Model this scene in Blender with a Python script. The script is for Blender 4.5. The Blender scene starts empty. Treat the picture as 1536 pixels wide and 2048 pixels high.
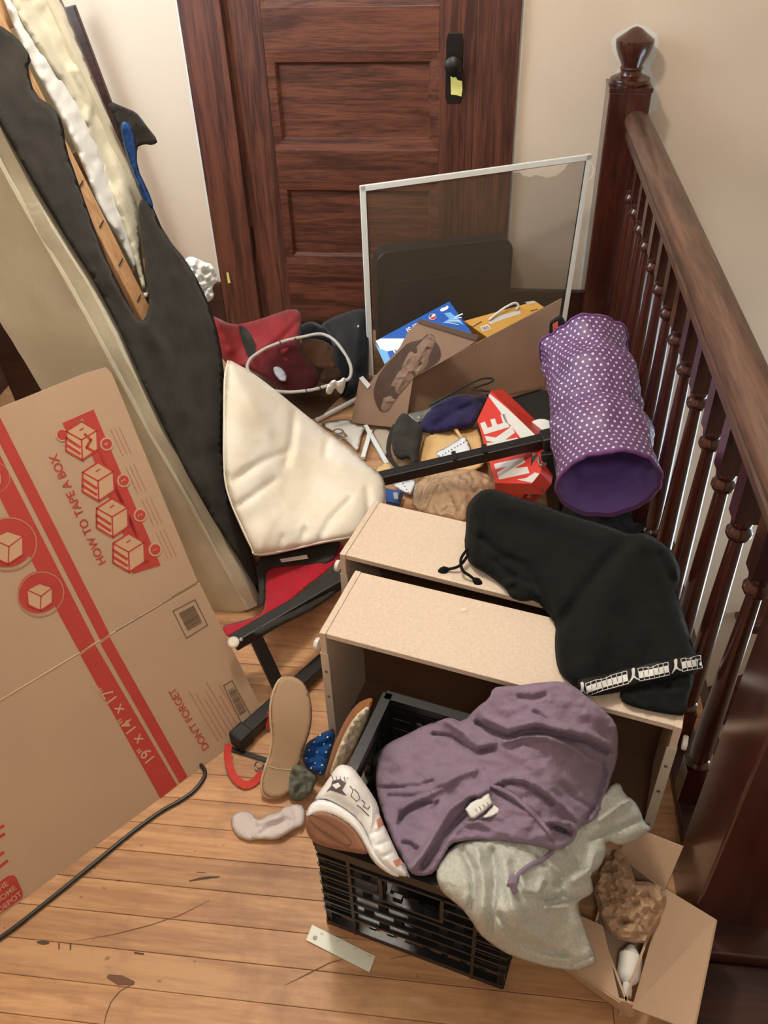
import bpy, bmesh, math, random
import numpy as np
from mathutils import Vector, Matrix, noise
from mathutils.geometry import delaunay_2d_cdt

# ------------------------------------------------------------------ camera
SC = bpy.context.scene
COL = SC.collection
H = 1.56                                   # camera height above the landing floor
F = 1699.0                                 # focal length for a 1536 x 2048 frame
RT = Vector((0.99297038, 0.11493231, -0.02829121))
DN = Vector((0.05021137, -0.62547075, -0.77863031))
FW = Vector((-0.10718511, 0.77173629, -0.62684484))
cam = bpy.data.cameras.new('camera')
camo = bpy.data.objects.new('camera', cam)
COL.objects.link(camo)
cam.sensor_fit = 'VERTICAL'
cam.sensor_height = 36.0
cam.lens = F / 2048 * 36.0
cam.clip_start = 0.02
M = Matrix((RT, -DN, -FW)).transposed().to_4x4()
M.translation = (0, 0, H)
camo.matrix_world = M
SC.camera = camo

# ------------------------------------------------------------------ light
def lin(r, g=None, b=None):
    if g is None:
        r, g, b = r
    f = lambda c: (c / 255 / 12.92) if c / 255 <= .04045 else ((c / 255 + .055) / 1.055) ** 2.4
    return (f(r), f(g), f(b), 1)

w = bpy.data.worlds.new('world')
SC.world = w
w.use_nodes = True
w.node_tree.nodes['Background'].inputs[0].default_value = (.80, .90, 1, 1)
w.node_tree.nodes['Background'].inputs[1].default_value = .35

def lamp(name, kind, loc, power, color, size=.1, target=None, size_y=None):
    l = bpy.data.lights.new(name, kind)
    l.energy = power
    l.color = color
    if kind == 'AREA':
        l.size = size
        if size_y:
            l.shape = 'RECTANGLE'
            l.size_y = size_y
    else:
        l.shadow_soft_size = size
    o = bpy.data.objects.new(name, l)
    COL.objects.link(o)
    o.location = loc
    if target:
        o.rotation_euler = (Vector(target) - Vector(loc)).to_track_quat('-Z', 'Y').to_euler()
    return o

lamp('ceiling_lamp_light', 'POINT', (-.50, 1.55, 2.34), 50, (1, .925, .82), .10)
lamp('hall_lamp_light', 'POINT', (.05, -.7, 2.38), 20, (1, .93, .84), .12)
lamp('stair_window_light', 'AREA', (2.2, 2.3, -.8), 14, (.72, .88, 1), .9, (.5, 1.6, .1), 1.1)
lamp('left_window_light', 'AREA', (-1.62, 2.1, 1.72), 16, (.75, .9, 1), .7, (-.9, 2.2, .9), .8)

SC.view_settings.view_transform = 'Standard'
SC.view_settings.look = 'None'
SC.view_settings.gamma = 1
SC.view_settings.use_curve_mapping = False
SC.view_settings.exposure = 0.35

# ------------------------------------------------------------------ helpers
def ray(x, y):
    return RT * ((x - 768) / F) + DN * ((y - 1024) / F) + FW
CAM = Vector((0, 0, H))
def P(x, y, z=0.0):                        # point of the horizontal plane z
    d = ray(x, y)
    return CAM + d * ((z - H) / d.z)
def PY(x, y, Y):                           # point of the vertical plane y
    d = ray(x, y)
    return CAM + d * (Y / d.y)
def PX(x, y, X):
    d = ray(x, y)
    return CAM + d * (X / d.x)
def PL(x, y, o, n):                        # point of any plane (origin, normal)
    d = ray(x, y)
    return CAM + d * ((Vector(o) - CAM).dot(n) / d.dot(n))

def nodes(m):
    m.use_nodes = True
    nt = m.node_tree
    return nt, nt.nodes, nt.links, nt.nodes['Principled BSDF']

def mat(name, rgb, rough=.6, bump=0, bscale=60, var=0, vscale=8, metal=0, spec=.5, rgb2=None, coord='Object', sheen=0, stretch=(1, 1, 1)):
    m = bpy.data.materials.new(name)
    nt, N, L, b = nodes(m)
    b.inputs['Base Color'].default_value = lin(rgb)
    b.inputs['Roughness'].default_value = rough
    b.inputs['Metallic'].default_value = metal
    b.inputs['Specular IOR Level'].default_value = spec
    if sheen:
        b.inputs['Sheen Weight'].default_value = sheen
    tc = N.new('ShaderNodeTexCoord')
    mp = N.new('ShaderNodeMapping')
    mp.inputs['Scale'].default_value = stretch
    L.new(tc.outputs[coord], mp.inputs['Vector'])
    if var or rgb2:
        n = N.new('ShaderNodeTexNoise')
        n.inputs['Scale'].default_value = vscale
        n.inputs['Detail'].default_value = 5
        L.new(mp.outputs[0], n.inputs['Vector'])
        r = N.new('ShaderNodeValToRGB')
        c = lin(rgb)
        if rgb2:
            c2 = lin(rgb2)
        else:
            c2 = tuple(min(1, v * (1 - var)) for v in c[:3]) + (1,)
        r.color_ramp.elements[0].color = c2
        r.color_ramp.elements[0].position = .38
        r.color_ramp.elements[1].color = c
        r.color_ramp.elements[1].position = .62
        L.new(n.outputs['Fac'], r.inputs[0])
        L.new(r.outputs[0], b.inputs['Base Color'])
    if bump:
        n2 = N.new('ShaderNodeTexNoise')
        n2.inputs['Scale'].default_value = bscale
        n2.inputs['Detail'].default_value = 4
        L.new(mp.outputs[0], n2.inputs['Vector'])
        bp = N.new('ShaderNodeBump')
        bp.inputs['Strength'].default_value = bump
        bp.inputs['Distance'].default_value = .004
        L.new(n2.outputs['Fac'], bp.inputs['Height'])
        L.new(bp.outputs[0], b.inputs['Normal'])
    return m

def wood(name, dark, light, axis='X', rough=.4, scale=9, stretch=.08, grain=.5, randomize=False, coat=0, mid=.5, tint=.0):
    m = bpy.data.materials.new(name)
    nt, N, L, b = nodes(m)
    tc = N.new('ShaderNodeTexCoord')
    mp = N.new('ShaderNodeMapping')
    s = [scale] * 3
    s['XYZ'.index(axis)] = scale * stretch
    mp.inputs['Scale'].default_value = s
    L.new(tc.outputs['Object'], mp.inputs['Vector'])
    if randomize:
        oi = N.new('ShaderNodeObjectInfo')
        mu = N.new('ShaderNodeVectorMath')
        mu.operation = 'MULTIPLY'
        mu.inputs[1].default_value = (41, 23, 17)
        L.new(oi.outputs['Random'], mu.inputs[0])
        L.new(mu.outputs[0], mp.inputs['Location'])
    n = N.new('ShaderNodeTexNoise')
    n.inputs['Scale'].default_value = 2.2
    n.inputs['Detail'].default_value = 6
    n.inputs['Roughness'].default_value = .62
    n.inputs['Distortion'].default_value = .9
    L.new(mp.outputs[0], n.inputs['Vector'])
    wv = N.new('ShaderNodeTexNoise')                # fine pores
    wv.inputs['Scale'].default_value = 16
    wv.inputs['Detail'].default_value = 3
    L.new(mp.outputs[0], wv.inputs['Vector'])
    ma = N.new('ShaderNodeMath')
    ma.operation = 'MULTIPLY_ADD'
    ma.inputs[1].default_value = grain
    L.new(wv.outputs['Fac'], ma.inputs[0])
    L.new(n.outputs['Fac'], ma.inputs[2])
    r = N.new('ShaderNodeValToRGB')
    r.color_ramp.elements[0].position = mid - .13 + grain * .5
    r.color_ramp.elements[0].color = lin(dark)
    r.color_ramp.elements[1].position = mid + .14 + grain * .5
    r.color_ramp.elements[1].color = lin(light)
    L.new(ma.outputs[0], r.inputs[0])
    out = r.outputs[0]
    if tint:
        hsv = N.new('ShaderNodeHueSaturation')
        mr = N.new('ShaderNodeMapRange')
        mr.inputs['To Min'].default_value = 1 - tint
        mr.inputs['To Max'].default_value = 1 + tint
        L.new(oi.outputs['Random'], mr.inputs['Value'])
        L.new(mr.outputs[0], hsv.inputs['Value'])
        L.new(out, hsv.inputs['Color'])
        out = hsv.outputs[0]
    L.new(out, b.inputs['Base Color'])
    b.inputs['Roughness'].default_value = rough
    b.inputs['Coat Weight'].default_value = coat
    b.inputs['Coat Roughness'].default_value = .15
    bp = N.new('ShaderNodeBump')
    bp.inputs['Strength'].default_value = .12
    bp.inputs['Distance'].default_value = .002
    L.new(ma.outputs[0], bp.inputs['Height'])
    L.new(bp.outputs[0], b.inputs['Normal'])
    return m

class MB:
    """collects shapes (world coordinates) that become ONE mesh object"""
    def __init__(s):
        s.v, s.f = [], []
    def add(s, v, f):
        o = len(s.v)
        s.v += [Vector(p) for p in v]
        s.f += [tuple(i + o for i in q) for q in f]
        return s
    def hexa(s, c):                        # 8 corners: bottom 4 (ccw), top 4
        return s.add(c, [(3, 2, 1, 0), (4, 5, 6, 7), (0, 1, 5, 4), (1, 2, 6, 5), (2, 3, 7, 6), (3, 0, 4, 7)])
    def box(s, x0, x1, y0, y1, z0, z1):
        return s.hexa([(x0, y0, z0), (x1, y0, z0), (x1, y1, z0), (x0, y1, z0), (x0, y0, z1), (x1, y0, z1), (x1, y1, z1), (x0, y1, z1)])
    def obox(s, o, a, b, c):               # corner and three edge vectors
        o, a, b, c = map(Vector, (o, a, b, c))
        if a.cross(b).dot(c) < 0:
            a, b = b, a
        return s.hexa([o, o + a, o + a + b, o + b, o + c, o + a + c, o + a + b + c, o + b + c])
    def bar(s, p, q, w, h, up=(0, 0, 1)):  # square bar from p to q
        p, q = Vector(p), Vector(q)
        d = (q - p).normalized()
        x = d.cross(Vector(up))
        if x.length < 1e-4:
            x = d.cross(Vector((0, 1, 0)))
        x.normalize()
        y = x.cross(d)
        o = p - x * w / 2 - y * h / 2
        return s.obox(o, x * w, y * h, q - p)
    def prism(s, poly, ext):               # planar polygon (3-D points) extruded by ext
        n = len(poly)
        poly = [Vector(p) for p in poly]
        ext = Vector(ext)
        nrm = Vector((0, 0, 0))
        for i in range(n):
            nrm += poly[i].cross(poly[(i + 1) % n])
        if nrm.dot(ext) > 0:
            poly = poly[::-1]
        v = poly + [p + ext for p in poly]
        return s.add(v, [tuple(range(n)), tuple(range(2 * n - 1, n - 1, -1))] + [(i, i + n, (i + 1) % n + n, (i + 1) % n) for i in range(n)])
    def tube(s, path, r, n=8, closed=False, caps=True):
        path = [Vector(p) for p in path]
        m = len(path)
        rs = r if isinstance(r, (list, tuple)) else [r] * m
        prev = None
        base = len(s.v)
        V = []
        for i, p in enumerate(path):
            a = path[(i - 1) % m] if (closed or i) else p
            c = path[(i + 1) % m] if (closed or i < m - 1) else p
            t = (c - a).normalized()
            if prev is None:
                x = t.orthogonal().normalized()
            else:
                x = (prev - t * prev.dot(t)).normalized()
            prev = x
            y = t.cross(x)
            V += [p + (x * math.cos(k * 2 * math.pi / n) + y * math.sin(k * 2 * math.pi / n)) * rs[i] for k in range(n)]
        Fc = []
        for i in range(m if closed else m - 1):
            j = (i + 1) % m
            for k in range(n):
                l = (k + 1) % n
                Fc.append((i * n + k, i * n + l, j * n + l, j * n + k))
        if caps and not closed:
            Fc += [tuple(range(n))[::-1], tuple(range((m - 1) * n, m * n))]
        return s.add(V, Fc)
    def lathe(s, prof, o, axis=(0, 0, 1), n=16):   # prof = [(radius, along axis)]
        ax = Vector(axis).normalized()
        x = ax.orthogonal().normalized()
        y = ax.cross(x)
        o = Vector(o)
        V, Fc = [], []
        for r, h in prof:
            V += [o + ax * h + (x * math.cos(k * 2 * math.pi / n) + y * math.sin(k * 2 * math.pi / n)) * max(r, 1e-5) for k in range(n)]
        m = len(prof)
        for i in range(m - 1):
            for k in range(n):
                l = (k + 1) % n
                Fc.append((i * n + k, i * n + l, (i + 1) * n + l, (i + 1) * n + k))
        Fc += [tuple(range(n))[::-1], tuple(range((m - 1) * n, m * n))]
        return s.add(V, Fc)
    def build(s, name, m, parent=None, smooth=False, bevel=0, seg=2, uv=None):
        off = Vector((0, 0, 0))
        q = parent
        while q is not None:
            off += q.location
            q = q.parent
        me = bpy.data.meshes.new(name)
        me.from_pydata([tuple(p - off) for p in s.v], [], s.f)
        bm = bmesh.new()
        bm.from_mesh(me)
        bmesh.ops.recalc_face_normals(bm, faces=bm.faces)
        bm.to_mesh(me)
        bm.free()
        me.materials.append(m)
        o = bpy.data.objects.new(name, me)
        COL.objects.link(o)
        if parent is not None:
            o.parent = parent
        if smooth:
            for p in me.polygons:
                p.use_smooth = True
            if smooth != 'all':
                me.set_sharp_from_angle(angle=math.radians(40))
        if bevel:
            md = o.modifiers.new('bevel', 'BEVEL')
            md.width = bevel
            md.segments = seg
            md.limit_method = 'ANGLE'
            md.angle_limit = math.radians(40)
        if uv:
            lay = me.uv_layers.new(name='uv')
            for li, l in enumerate(me.loops):
                lay.data[li].uv = uv(me.vertices[l.vertex_index].co + off)
        return o

def tag(o, label, cat, group=None, kind=None):
    if label: o['label'] = label
    if cat: o['category'] = cat
    if group: o['group'] = group
    if kind: o['kind'] = kind
    return o
def thing(name, loc, label, cat, group=None):
    o = bpy.data.objects.new(name, None)
    o.empty_display_size = .05
    COL.objects.link(o)
    o.location = Vector(loc)
    return tag(o, label, cat, group)
def structure(o):
    o['kind'] = 'structure'
    return o

def text_mesh(txt, name, m, parent, o, ux, uy, h, align='CENTER', fat=0.0, squeeze=1.0, lift=.0004, space=1.0):
    """flat lettering on a plane: o = anchor, ux = reading direction, uy = up direction, h = letter height"""
    cu = bpy.data.curves.new(name, 'FONT')
    cu.body = txt
    cu.align_x = align
    cu.align_y = 'CENTER'
    cu.size = 1
    cu.offset = fat
    cu.space_character = space
    t = bpy.data.objects.new(name, cu)
    COL.objects.link(t)
    bpy.context.view_layer.update()
    me = bpy.data.meshes.new_from_object(t.evaluated_get(bpy.context.evaluated_depsgraph_get()))
    bpy.data.objects.remove(t)
    ux, uy = Vector(ux).normalized(), Vector(uy).normalized()
    nz = ux.cross(uy)
    off = Vector((0, 0, 0))
    q = parent
    while q is not None:
        off += q.location
        q = q.parent
    k = h / .72
    for v in me.vertices:
        v.co = Vector(o) - off + ux * (v.co.x * k * squeeze) + uy * (v.co.y * k) + nz * lift
    me.materials.clear()
    me.materials.append(m)
    ob = bpy.data.objects.new(name, me)
    COL.objects.link(ob)
    ob.parent = parent
    return ob
# ------------------------------------------------------------------ materials of the setting
random.seed(4)
WALL = mat('wall_paint', (214, 196, 176), .75, .05, 25, .04, 3)
WHITEPAINT = mat('old_white_paint', (214, 214, 208), .6, .1, 60)
OAK_H = wood('red_oak_across', (62, 29, 19), (110, 62, 43), 'X', .50, 15, .07, .5, coat=.04)
OAK_V = wood('red_oak_upright', (58, 27, 18), (104, 58, 42), 'Z', .50, 16, .045, .5, coat=.04)
OAK_DARK = wood('dark_oak', (38, 18, 13), (62, 31, 23), 'X', .38, 9, .06, .4, coat=.2)
RAILWOOD = wood('worn_rail_wood', (62, 40, 31), (104, 74, 58), 'Y', .46, 12, .06, .4, coat=.12)
TURNED = wood('dark_turned_wood', (46, 18, 13), (72, 31, 22), 'Z', .25, 9, .08, .3, coat=.5)
PLANK = wood('maple_boards', (172, 126, 88), (202, 156, 112), 'X', .52, 8, .10, .5, randomize=True, coat=.0, tint=.13)
GAP = mat('dark_gap', (60, 36, 20), .8)
BLACKMETAL = mat('black_metal', (26, 26, 27), .42)
CEIL = mat('ceiling_paint', (225, 218, 205), .8)

def planks_wear(m):                        # scuffs and stains of the old boards
    nt = m.node_tree; N = nt.nodes; L = nt.links
    b = N['Principled BSDF']
    src = b.inputs['Base Color'].links[0].from_socket
    tc = N.new('ShaderNodeNewGeometry')
    n = N.new('ShaderNodeTexNoise')
    n.inputs['Scale'].default_value = 4.5
    n.inputs['Detail'].default_value = 7
    n.inputs['Roughness'].default_value = .65
    L.new(tc.outputs['Position'], n.inputs['Vector'])
    r = N.new('ShaderNodeValToRGB')
    r.color_ramp.elements[0].position = .50
    r.color_ramp.elements[0].color = (0, 0, 0, 1)
    r.color_ramp.elements[1].position = .72
    r.color_ramp.elements[1].color = (.75, .75, .75, 1)
    L.new(n.outputs['Fac'], r.inputs[0])
    mx = N.new('ShaderNodeMix')
    mx.data_type = 'RGBA'
    L.new(r.outputs[0], mx.inputs['Factor'])
    L.new(src, mx.inputs['A'])
    mx.inputs['B'].default_value = lin(128, 86, 66)
    n2 = N.new('ShaderNodeTexNoise')
    n2.inputs['Scale'].default_value = 38
    n2.inputs['Detail'].default_value = 2
    L.new(tc.outputs['Position'], n2.inputs['Vector'])
    r2 = N.new('ShaderNodeValToRGB')
    r2.color_ramp.elements[0].position = .70
    r2.color_ramp.elements[0].color = (0, 0, 0, 1)
    r2.color_ramp.elements[1].position = .76
    r2.color_ramp.elements[1].color = (.6, .6, .6, 1)
    L.new(n2.outputs['Fac'], r2.inputs[0])
    mx2 = N.new('ShaderNodeMix')
    mx2.data_type = 'RGBA'
    L.new(r2.outputs[0], mx2.inputs['Factor'])
    L.new(mx.outputs['Result'], mx2.inputs['A'])
    mx2.inputs['B'].default_value = lin(84, 56, 40)
    L.new(mx2.outputs['Result'], b.inputs['Base Color'])
planks_wear(PLANK)

# ------------------------------------------------------------------ room shell
YW = 3.10                                  # plane of the wall with the door
XL = -1.75                                 # left wall
XR = 2.6                                   # far wall of the stairwell
XF = .53                                   # edge of the landing
DL, DR = -.912, -.062                      # door opening
floor = structure(MB().box(XL, XF, -1.6, YW, -.26, -.02).build('floor', GAP))
row = 0
y = .573 - .0618 * 12
while y < YW - .001:
    y1 = min(y + .0618, YW)
    if y < .55:
        xs = [XL, (.06 if row == 11 else -1.15 if row % 2 else -1.4), XF]
    else:
        xs = [XL, random.uniform(-1.3, -.75) if row % 2 else random.uniform(-.3, .35), XF]
    for a, b in zip(xs, xs[1:]):
        dz = random.uniform(-.0006, .0004)
        MB().box(a + .0004, b - .0004, y + .00045, y1 - .00045, -.02, dz).build('plank', PLANK, floor, bevel=.0008, seg=1)
    y += .0618
    row += 1
OPZ = 2.05
wb = structure(MB().box(XL, DL, YW, YW + .12, -2.9, 2.55).box(DR, XR, YW, YW + .12, -2.9, 2.55)
               .box(DL, DR, YW, YW + .12, OPZ, 2.55).box(DL, DR, YW + .07, YW + .12, -2.9, 2.55).box(DL, DR, YW, YW + .07, -2.9, 0).build('wall_back', WALL))
structure(MB().box(XL - .1, XL, -1.6, YW, -.3, .95).box(XL - .1, XL, -1.6, 1.5, .95, 2.55).box(XL - .1, XL, 2.7, YW, .95, 2.55).box(XL - .1, XL, 1.5, 2.7, 2.1, 2.55).build('wall_left', WALL))
structure(MB().box(XR, XR + .1, -1.6, YW, -2.9, 2.55).build('wall_right', WALL))
structure(MB().box(XL, XR, -1.7, -1.6, -2.9, 2.55).build('wall_front', WALL))
structure(MB().box(XL, XR, -1.6, YW, 2.55, 2.65).build('ceiling', CEIL))
structure(MB().box(XF + .02, XR, -1.6, YW, -3.0, -2.9).build('floor_2', OAK_DARK))
structure(MB().box(.395, XF, -1.6, .698, 0, .05).build('trim_7', OAK_DARK, bevel=.004))
structure(MB().box(XF, XF + .02, -1.6, YW, -.30, .0).build('trim_1', OAK_DARK))
structure(MB().box(XF - .02, XF, -1.6, YW, -2.9, -.26).build('wall_stair', WALL))
# sloping skirting board of the stair below, on the wall
structure(MB().prism([(.55, YW, -2.60), (2.2, YW, -1.32), (2.2, YW, -1.7), (.55, YW, -2.98)], (0, -.025, 0)).build('trim_2', OAK_H))
# stair window: frame, sill, lit pane
win = structure(MB().box(1.36, 1.47, YW - .03, YW, -1.47, .0).box(2.2, 2.31, YW - .03, YW, -1.47, 0).box(1.36, 2.31, YW - .03, YW, 0, .11).build('window_1', OAK_V))
MB().box(1.285, 2.38, YW - .09, YW, -1.50, -1.47).build('sill', OAK_H, win, bevel=.006)
MB().box(1.33, 2.34, YW - .02, YW, -1.60, -1.50).build('apron', OAK_H, win)
SKYGLASS = bpy.data.materials.new('bright_window_glass')
nt, N, L, b = nodes(SKYGLASS)
b.inputs['Base Color'].default_value = (.8, .9, 1, 1)
b.inputs['Emission Color'].default_value = (.62, .82, 1, 1)
b.inputs['Emission Strength'].default_value = 3.0
b.inputs['Roughness'].default_value = .05
MB().box(1.47, 2.2, YW - .008, YW - .002, -1.47, 0).build('pane', SKYGLASS, win)
w2 = structure(MB().box(XL, XL + .03, 1.4, 1.5, .85, 2.2).box(XL, XL + .03, 2.7, 2.8, .85, 2.2).box(XL, XL + .03, 1.4, 2.8, 2.1, 2.2).build('window_2', OAK_V))
MB().box(XL, XL + .07, 1.36, 2.84, .90, .95).build('sill', OAK_H, w2, bevel=.006)
MB().box(XL - .05, XL - .04, 1.5, 2.7, .95, 2.1).build('pane', SKYGLASS, w2)

# door casing and baseboards
structure(MB().box(-1.045, DL + .012, YW - .022, YW, 0, 2.18).build('trim_3', OAK_V, bevel=.004))
structure(MB().box(DR - .012, .064, YW - .022, YW, 0, 2.18).build('trim_4', OAK_V, bevel=.004))
structure(MB().box(-1.06, .08, YW - .026, YW, OPZ, 2.2).build('trim_5', OAK_H, bevel=.004))
structure(MB().box(.064, .36, YW - .02, YW, 0, .178).build('baseboard_back', OAK_DARK, bevel=.005))
structure(MB().box(XL, -1.045, YW - .02, YW, 0, .178).build('baseboard_back_left', OAK_DARK, bevel=.005))
structure(MB().box(XL, XL + .02, -1.6, YW, 0, .178).build('baseboard_left', OAK_DARK, bevel=.005))
# rims of older white paint left beside the woodwork
def ragged(name, pts, wdt, seed):
    rnd = random.Random(seed)
    a, b2 = [], []
    for (x0, z0), (x1, z1) in zip(pts, pts[1:]):
        n = max(2, int(math.hypot(x1 - x0, z1 - z0) / .03))
        dx, dz = (z1 - z0), -(x1 - x0)
        l = math.hypot(dx, dz)
        for i in range(n):
            t = i / n
            a.append((x0 + (x1 - x0) * t, YW, z0 + (z1 - z0) * t))
            ww = wdt * rnd.uniform(.75, 1.2)
            b2.append((a[-1][0] + dx / l * ww, YW, a[-1][2] + dz / l * ww))
    o = MB()
    for i in range(len(a) - 1):
        o.prism([a[i], a[i + 1], b2[i + 1], b2[i]], (0, -.0012, 0))
    return o.build(name, WHITEPAINT, wb)
ragged('white_paint_edge', [(-1.045, 0.18), (-1.045, 2.1)], -.012, 1)
ragged('white_paint_edge', [(.064, 2.1), (.064, .18)], -.010, 2)

# scuffs and scratches on the boards
SCUFF = mat('scuff_mark', (112, 76, 56), .7)
SCUFFD = mat('dark_scuff', (78, 60, 50), .7)
def scuff(pts, w_, m):
    pts = [P(x, y, .0008) for x, y in pts]
    mb = MB()
    for i in range(len(pts) - 1):
        d = (pts[i + 1] - pts[i]).normalized()
        s_ = Vector((-d.y, d.x, 0)) * w_
        k0, k1 = (.35 if i == 0 else 1), (.35 if i == len(pts) - 2 else 1)
        mb.prism([pts[i] - s_ * k0, pts[i + 1] - s_ * k1, pts[i + 1] + s_ * k1, pts[i] + s_ * k0], (0, 0, .0002))
    mb.build('scuff_mark', m, floor)
scuff([(270, 1965), (240, 1982), (222, 2004), (212, 2030), (206, 2060)], .0009, SCUFF)
scuff([(150, 1882), (230, 1868), (300, 1850), (360, 1830), (420, 1800)], .0005, SCUFF)
scuff([(378, 1762), (400, 1757), (418, 1755), (440, 1753)], .0022, SCUFFD)
scuff([(392, 1744), (412, 1745)], .0012, SCUFFD)
scuff([(74, 1884), (86, 1885), (98, 1886)], .0035, SCUFFD)
scuff([(118, 1886), (118, 1898)], .0035, SCUFFD)
scuff([(141, 1886), (141, 1900)], .0035, SCUFFD)
scuff([(268, 1905), (288, 1908)], .0035, SCUFFD)
scuff([(215, 1952), (240, 1960), (268, 1966)], .008, SCUFF)
scuff([(570, 1970), (620, 1945), (660, 1925), (700, 1915)], .0007, SCUFF)
scuff([(780, 1918), (820, 1910), (850, 1912)], .0007, SCUFF)

# ------------------------------------------------------------------ the panelled door
door = structure(MB().box(DL, DR, YW + .045, YW + .06, 0.006, OPZ).build('door_1', OAK_H))
f = MB()
px0, px1 = -.778, -.193
for a, b in ((DL + .012, px0), (px1, DR - .012)):
    MB().box(a, b, YW + .008, YW + .045, .006, OPZ).build('stile', OAK_V, door, bevel=.002)
edges = [.255, .562, .677, .984, 1.118, 1.42, 1.54, 1.86]
zs = [.006] + edges + [OPZ]
for i in range(0, len(zs), 2):
    MB().box(px0, px1, YW + .0085, YW + .045, zs[i], zs[i + 1]).build('rail', OAK_H, door, bevel=.002)
for i in range(0, 8, 2):
    z0, z1 = edges[i], edges[i + 1]
    MB().box(px0, px1, YW + .030, YW + .045, z0, z1).build('panel', OAK_H, door)
    m = MB()                               # moulding: two steps round each panel
    for ins, dep, wd, sl in ((0, .0095, .028, .004), (.028, .015, .009, .012)):
        a0, a1, c0, c1 = px0 + ins, px1 - ins, z0 + ins, z1 - ins
        d0 = YW + dep
        o2 = wd
        for q in ([(a0, d0, c0), (a1, d0, c0), (a1 - o2, d0 + sl, c0 + o2), (a0 + o2, d0 + sl, c0 + o2)],
                  [(a0, d0, c1), (a1, d0, c1), (a1 - o2, d0 + sl, c1 - o2), (a0 + o2, d0 + sl, c1 - o2)],
                  [(a0, d0, c0), (a0, d0, c1), (a0 + o2, d0 + sl, c1 - o2), (a0 + o2, d0 + sl, c0 + o2)],
                  [(a1, d0, c0), (a1, d0, c1), (a1 - o2, d0 + sl, c1 - o2), (a1 - o2, d0 + sl, c0 + o2)]):
            m.prism(q, (0, .012, 0))
    m.build('moulding', OAK_H, door)
KNOB = mat('blackened_brass', (34, 28, 27), .4, metal=.4)
MB().prism([(-.166, YW + .008, .83), (-.122, YW + .008, .83), (-.116, YW + .008, .85), (-.116, YW + .008, 1.02), (-.122, YW + .008, 1.04), (-.166, YW + .008, 1.04), (-.172, YW + .008, 1.02), (-.172, YW + .008, .85)], (0, -.005, 0)).build('lock_plate', KNOB, door, bevel=.0015)
MB().lathe([(.012, 0), (.012, .03), (.024, .036), (.030, .048), (.028, .060), (.016, .068), (0.001, .07)], (-.144, YW + .004, .955), (0, -1, 0), 20).build('door_knob', KNOB, door, smooth=True)
for z in (.35, 1.75):
    MB().lathe([(.007, 0), (.007, .09)], (DL + .012, YW + .004, z - .045), (0, 0, 1), 10).build('hinge', KNOB, door, smooth=True)

# ------------------------------------------------------------------ balustrade
bal = thing('balustrade', (.45, 2.0, 0), 'dark wooden stair balustrade with square newel, round handrail and turned spindles', 'railing')
XB = .45
prof = [(-.022, .748), (.022, .748), (.031, .757), (.032, .774), (.023, .779), (.024, .787), (.037, .795), (.040, .803), (.039, .818), (.030, .831), (.012, .839), (-.012, .839), (-.030, .831), (-.039, .818), (-.040, .803), (-.037, .795), (-.024, .787), (-.023, .779), (-.032, .774), (-.031, .757)]
MB().prism([(XB + px, .86, pz) for px, pz in prof], (0, 2.99 - .86, 0)).build('handrail', RAILWOOD, bal, smooth=True)
MB().box(XB - .021, XB + .045, .886, 2.964, 0, .026).build('shoe_rail', OAK_DARK, bal, bevel=.005)
bprof = [(.016, .13), (.022, .136), (.022, .142), (.0165, .148), (.019, .16), (.0205, .19), (.0195, .27), (.0165, .42), (.0135, .55), (.0125, .588), (.019, .593), (.0225, .600), (.0225, .607), (.018, .613), (.016, .618), (.018, .622), (.019, .632), (.015, .638)]
src = None
for y in (1.035, 1.173, 1.31, 1.445, 1.595, 1.734, 1.875, 2.014, 2.155, 2.30, 2.447, 2.579, 2.72, 2.853):
    if src is None:
        m = MB()
        m.lathe(bprof, (XB, y, 0), (0, 0, 1), 14)
        m.box(XB - .0205, XB + .0205, y - .0205, y + .0205, .636, .752)
        m.box(XB - .0205, XB + .0205, y - .0205, y + .0205, .026, .131)
        src = m.build('spindle', TURNED, bal, smooth=True)
        y_src = y
    else:
        o = src.copy()
        COL.objects.link(o)
        o.parent = bal
        o.location = (0, y - y_src, 0)
NX0, NX1, NY0, NY1 = .352, .482, 2.965, 3.095
newel = MB().box(NX0, NX1, NY0, NY1, 0, .895).build('newel_post', TURNED, bal, bevel=.006)
cx, cy = (NX0 + NX1) / 2, (NY0 + NY1) / 2
m = MB().box(NX0 - .002, NX1 + .002, NY0 - .002, NY1 + .0, .893, .905)
m.lathe([(.062, .905), (.064, .912), (.062, .922), (.050, .928), (.040, .932)], (cx, cy, 0), n=24)
m.build('newel_cap', TURNED, newel, smooth=True)
MB().lathe([(.036, .930), (.033, .938), (.033, .946), (.037, .950), (.033, .955), (.034, .962), (.047, .985), (.056, 1.008), (.0585, 1.022), (.058, 1.030), (.050, 1.036), (.034, 1.047), (.016, 1.060), (.006, 1.064), (.001, 1.065)], (cx, cy, 0), n=24).build('finial', TURNED, newel, smooth=True)
rim_px = [(1158, 578), (1170, 480), (1186, 380), (1200, 290), (1212, 200), (1218, 160), (1232, 148), (1240, 128), (1228, 110), (1223, 84), (1232, 68), (1252, 58), (1274, 47), (1296, 56), (1314, 68), (1318, 84), (1312, 112), (1300, 132), (1306, 150), (1316, 172), (1314, 220), (1260, 240), (1240, 300), (1190, 578)]
rim_w = [PY(x, y, YW - .0012) for x, y in rim_px]
MB().prism(rim_w, (0, .01, 0)).build('white_paint_edge', WHITEPAINT, wb)
structure(MB().box(DL, DR, YW - .03, YW + .09, -.02, .004).build('trim_6', OAK_DARK))
nb = MB().box(.405, .535, .752, .885, 0, 1.0).build('newel_post', TURNED, bal, bevel=.004)
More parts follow.
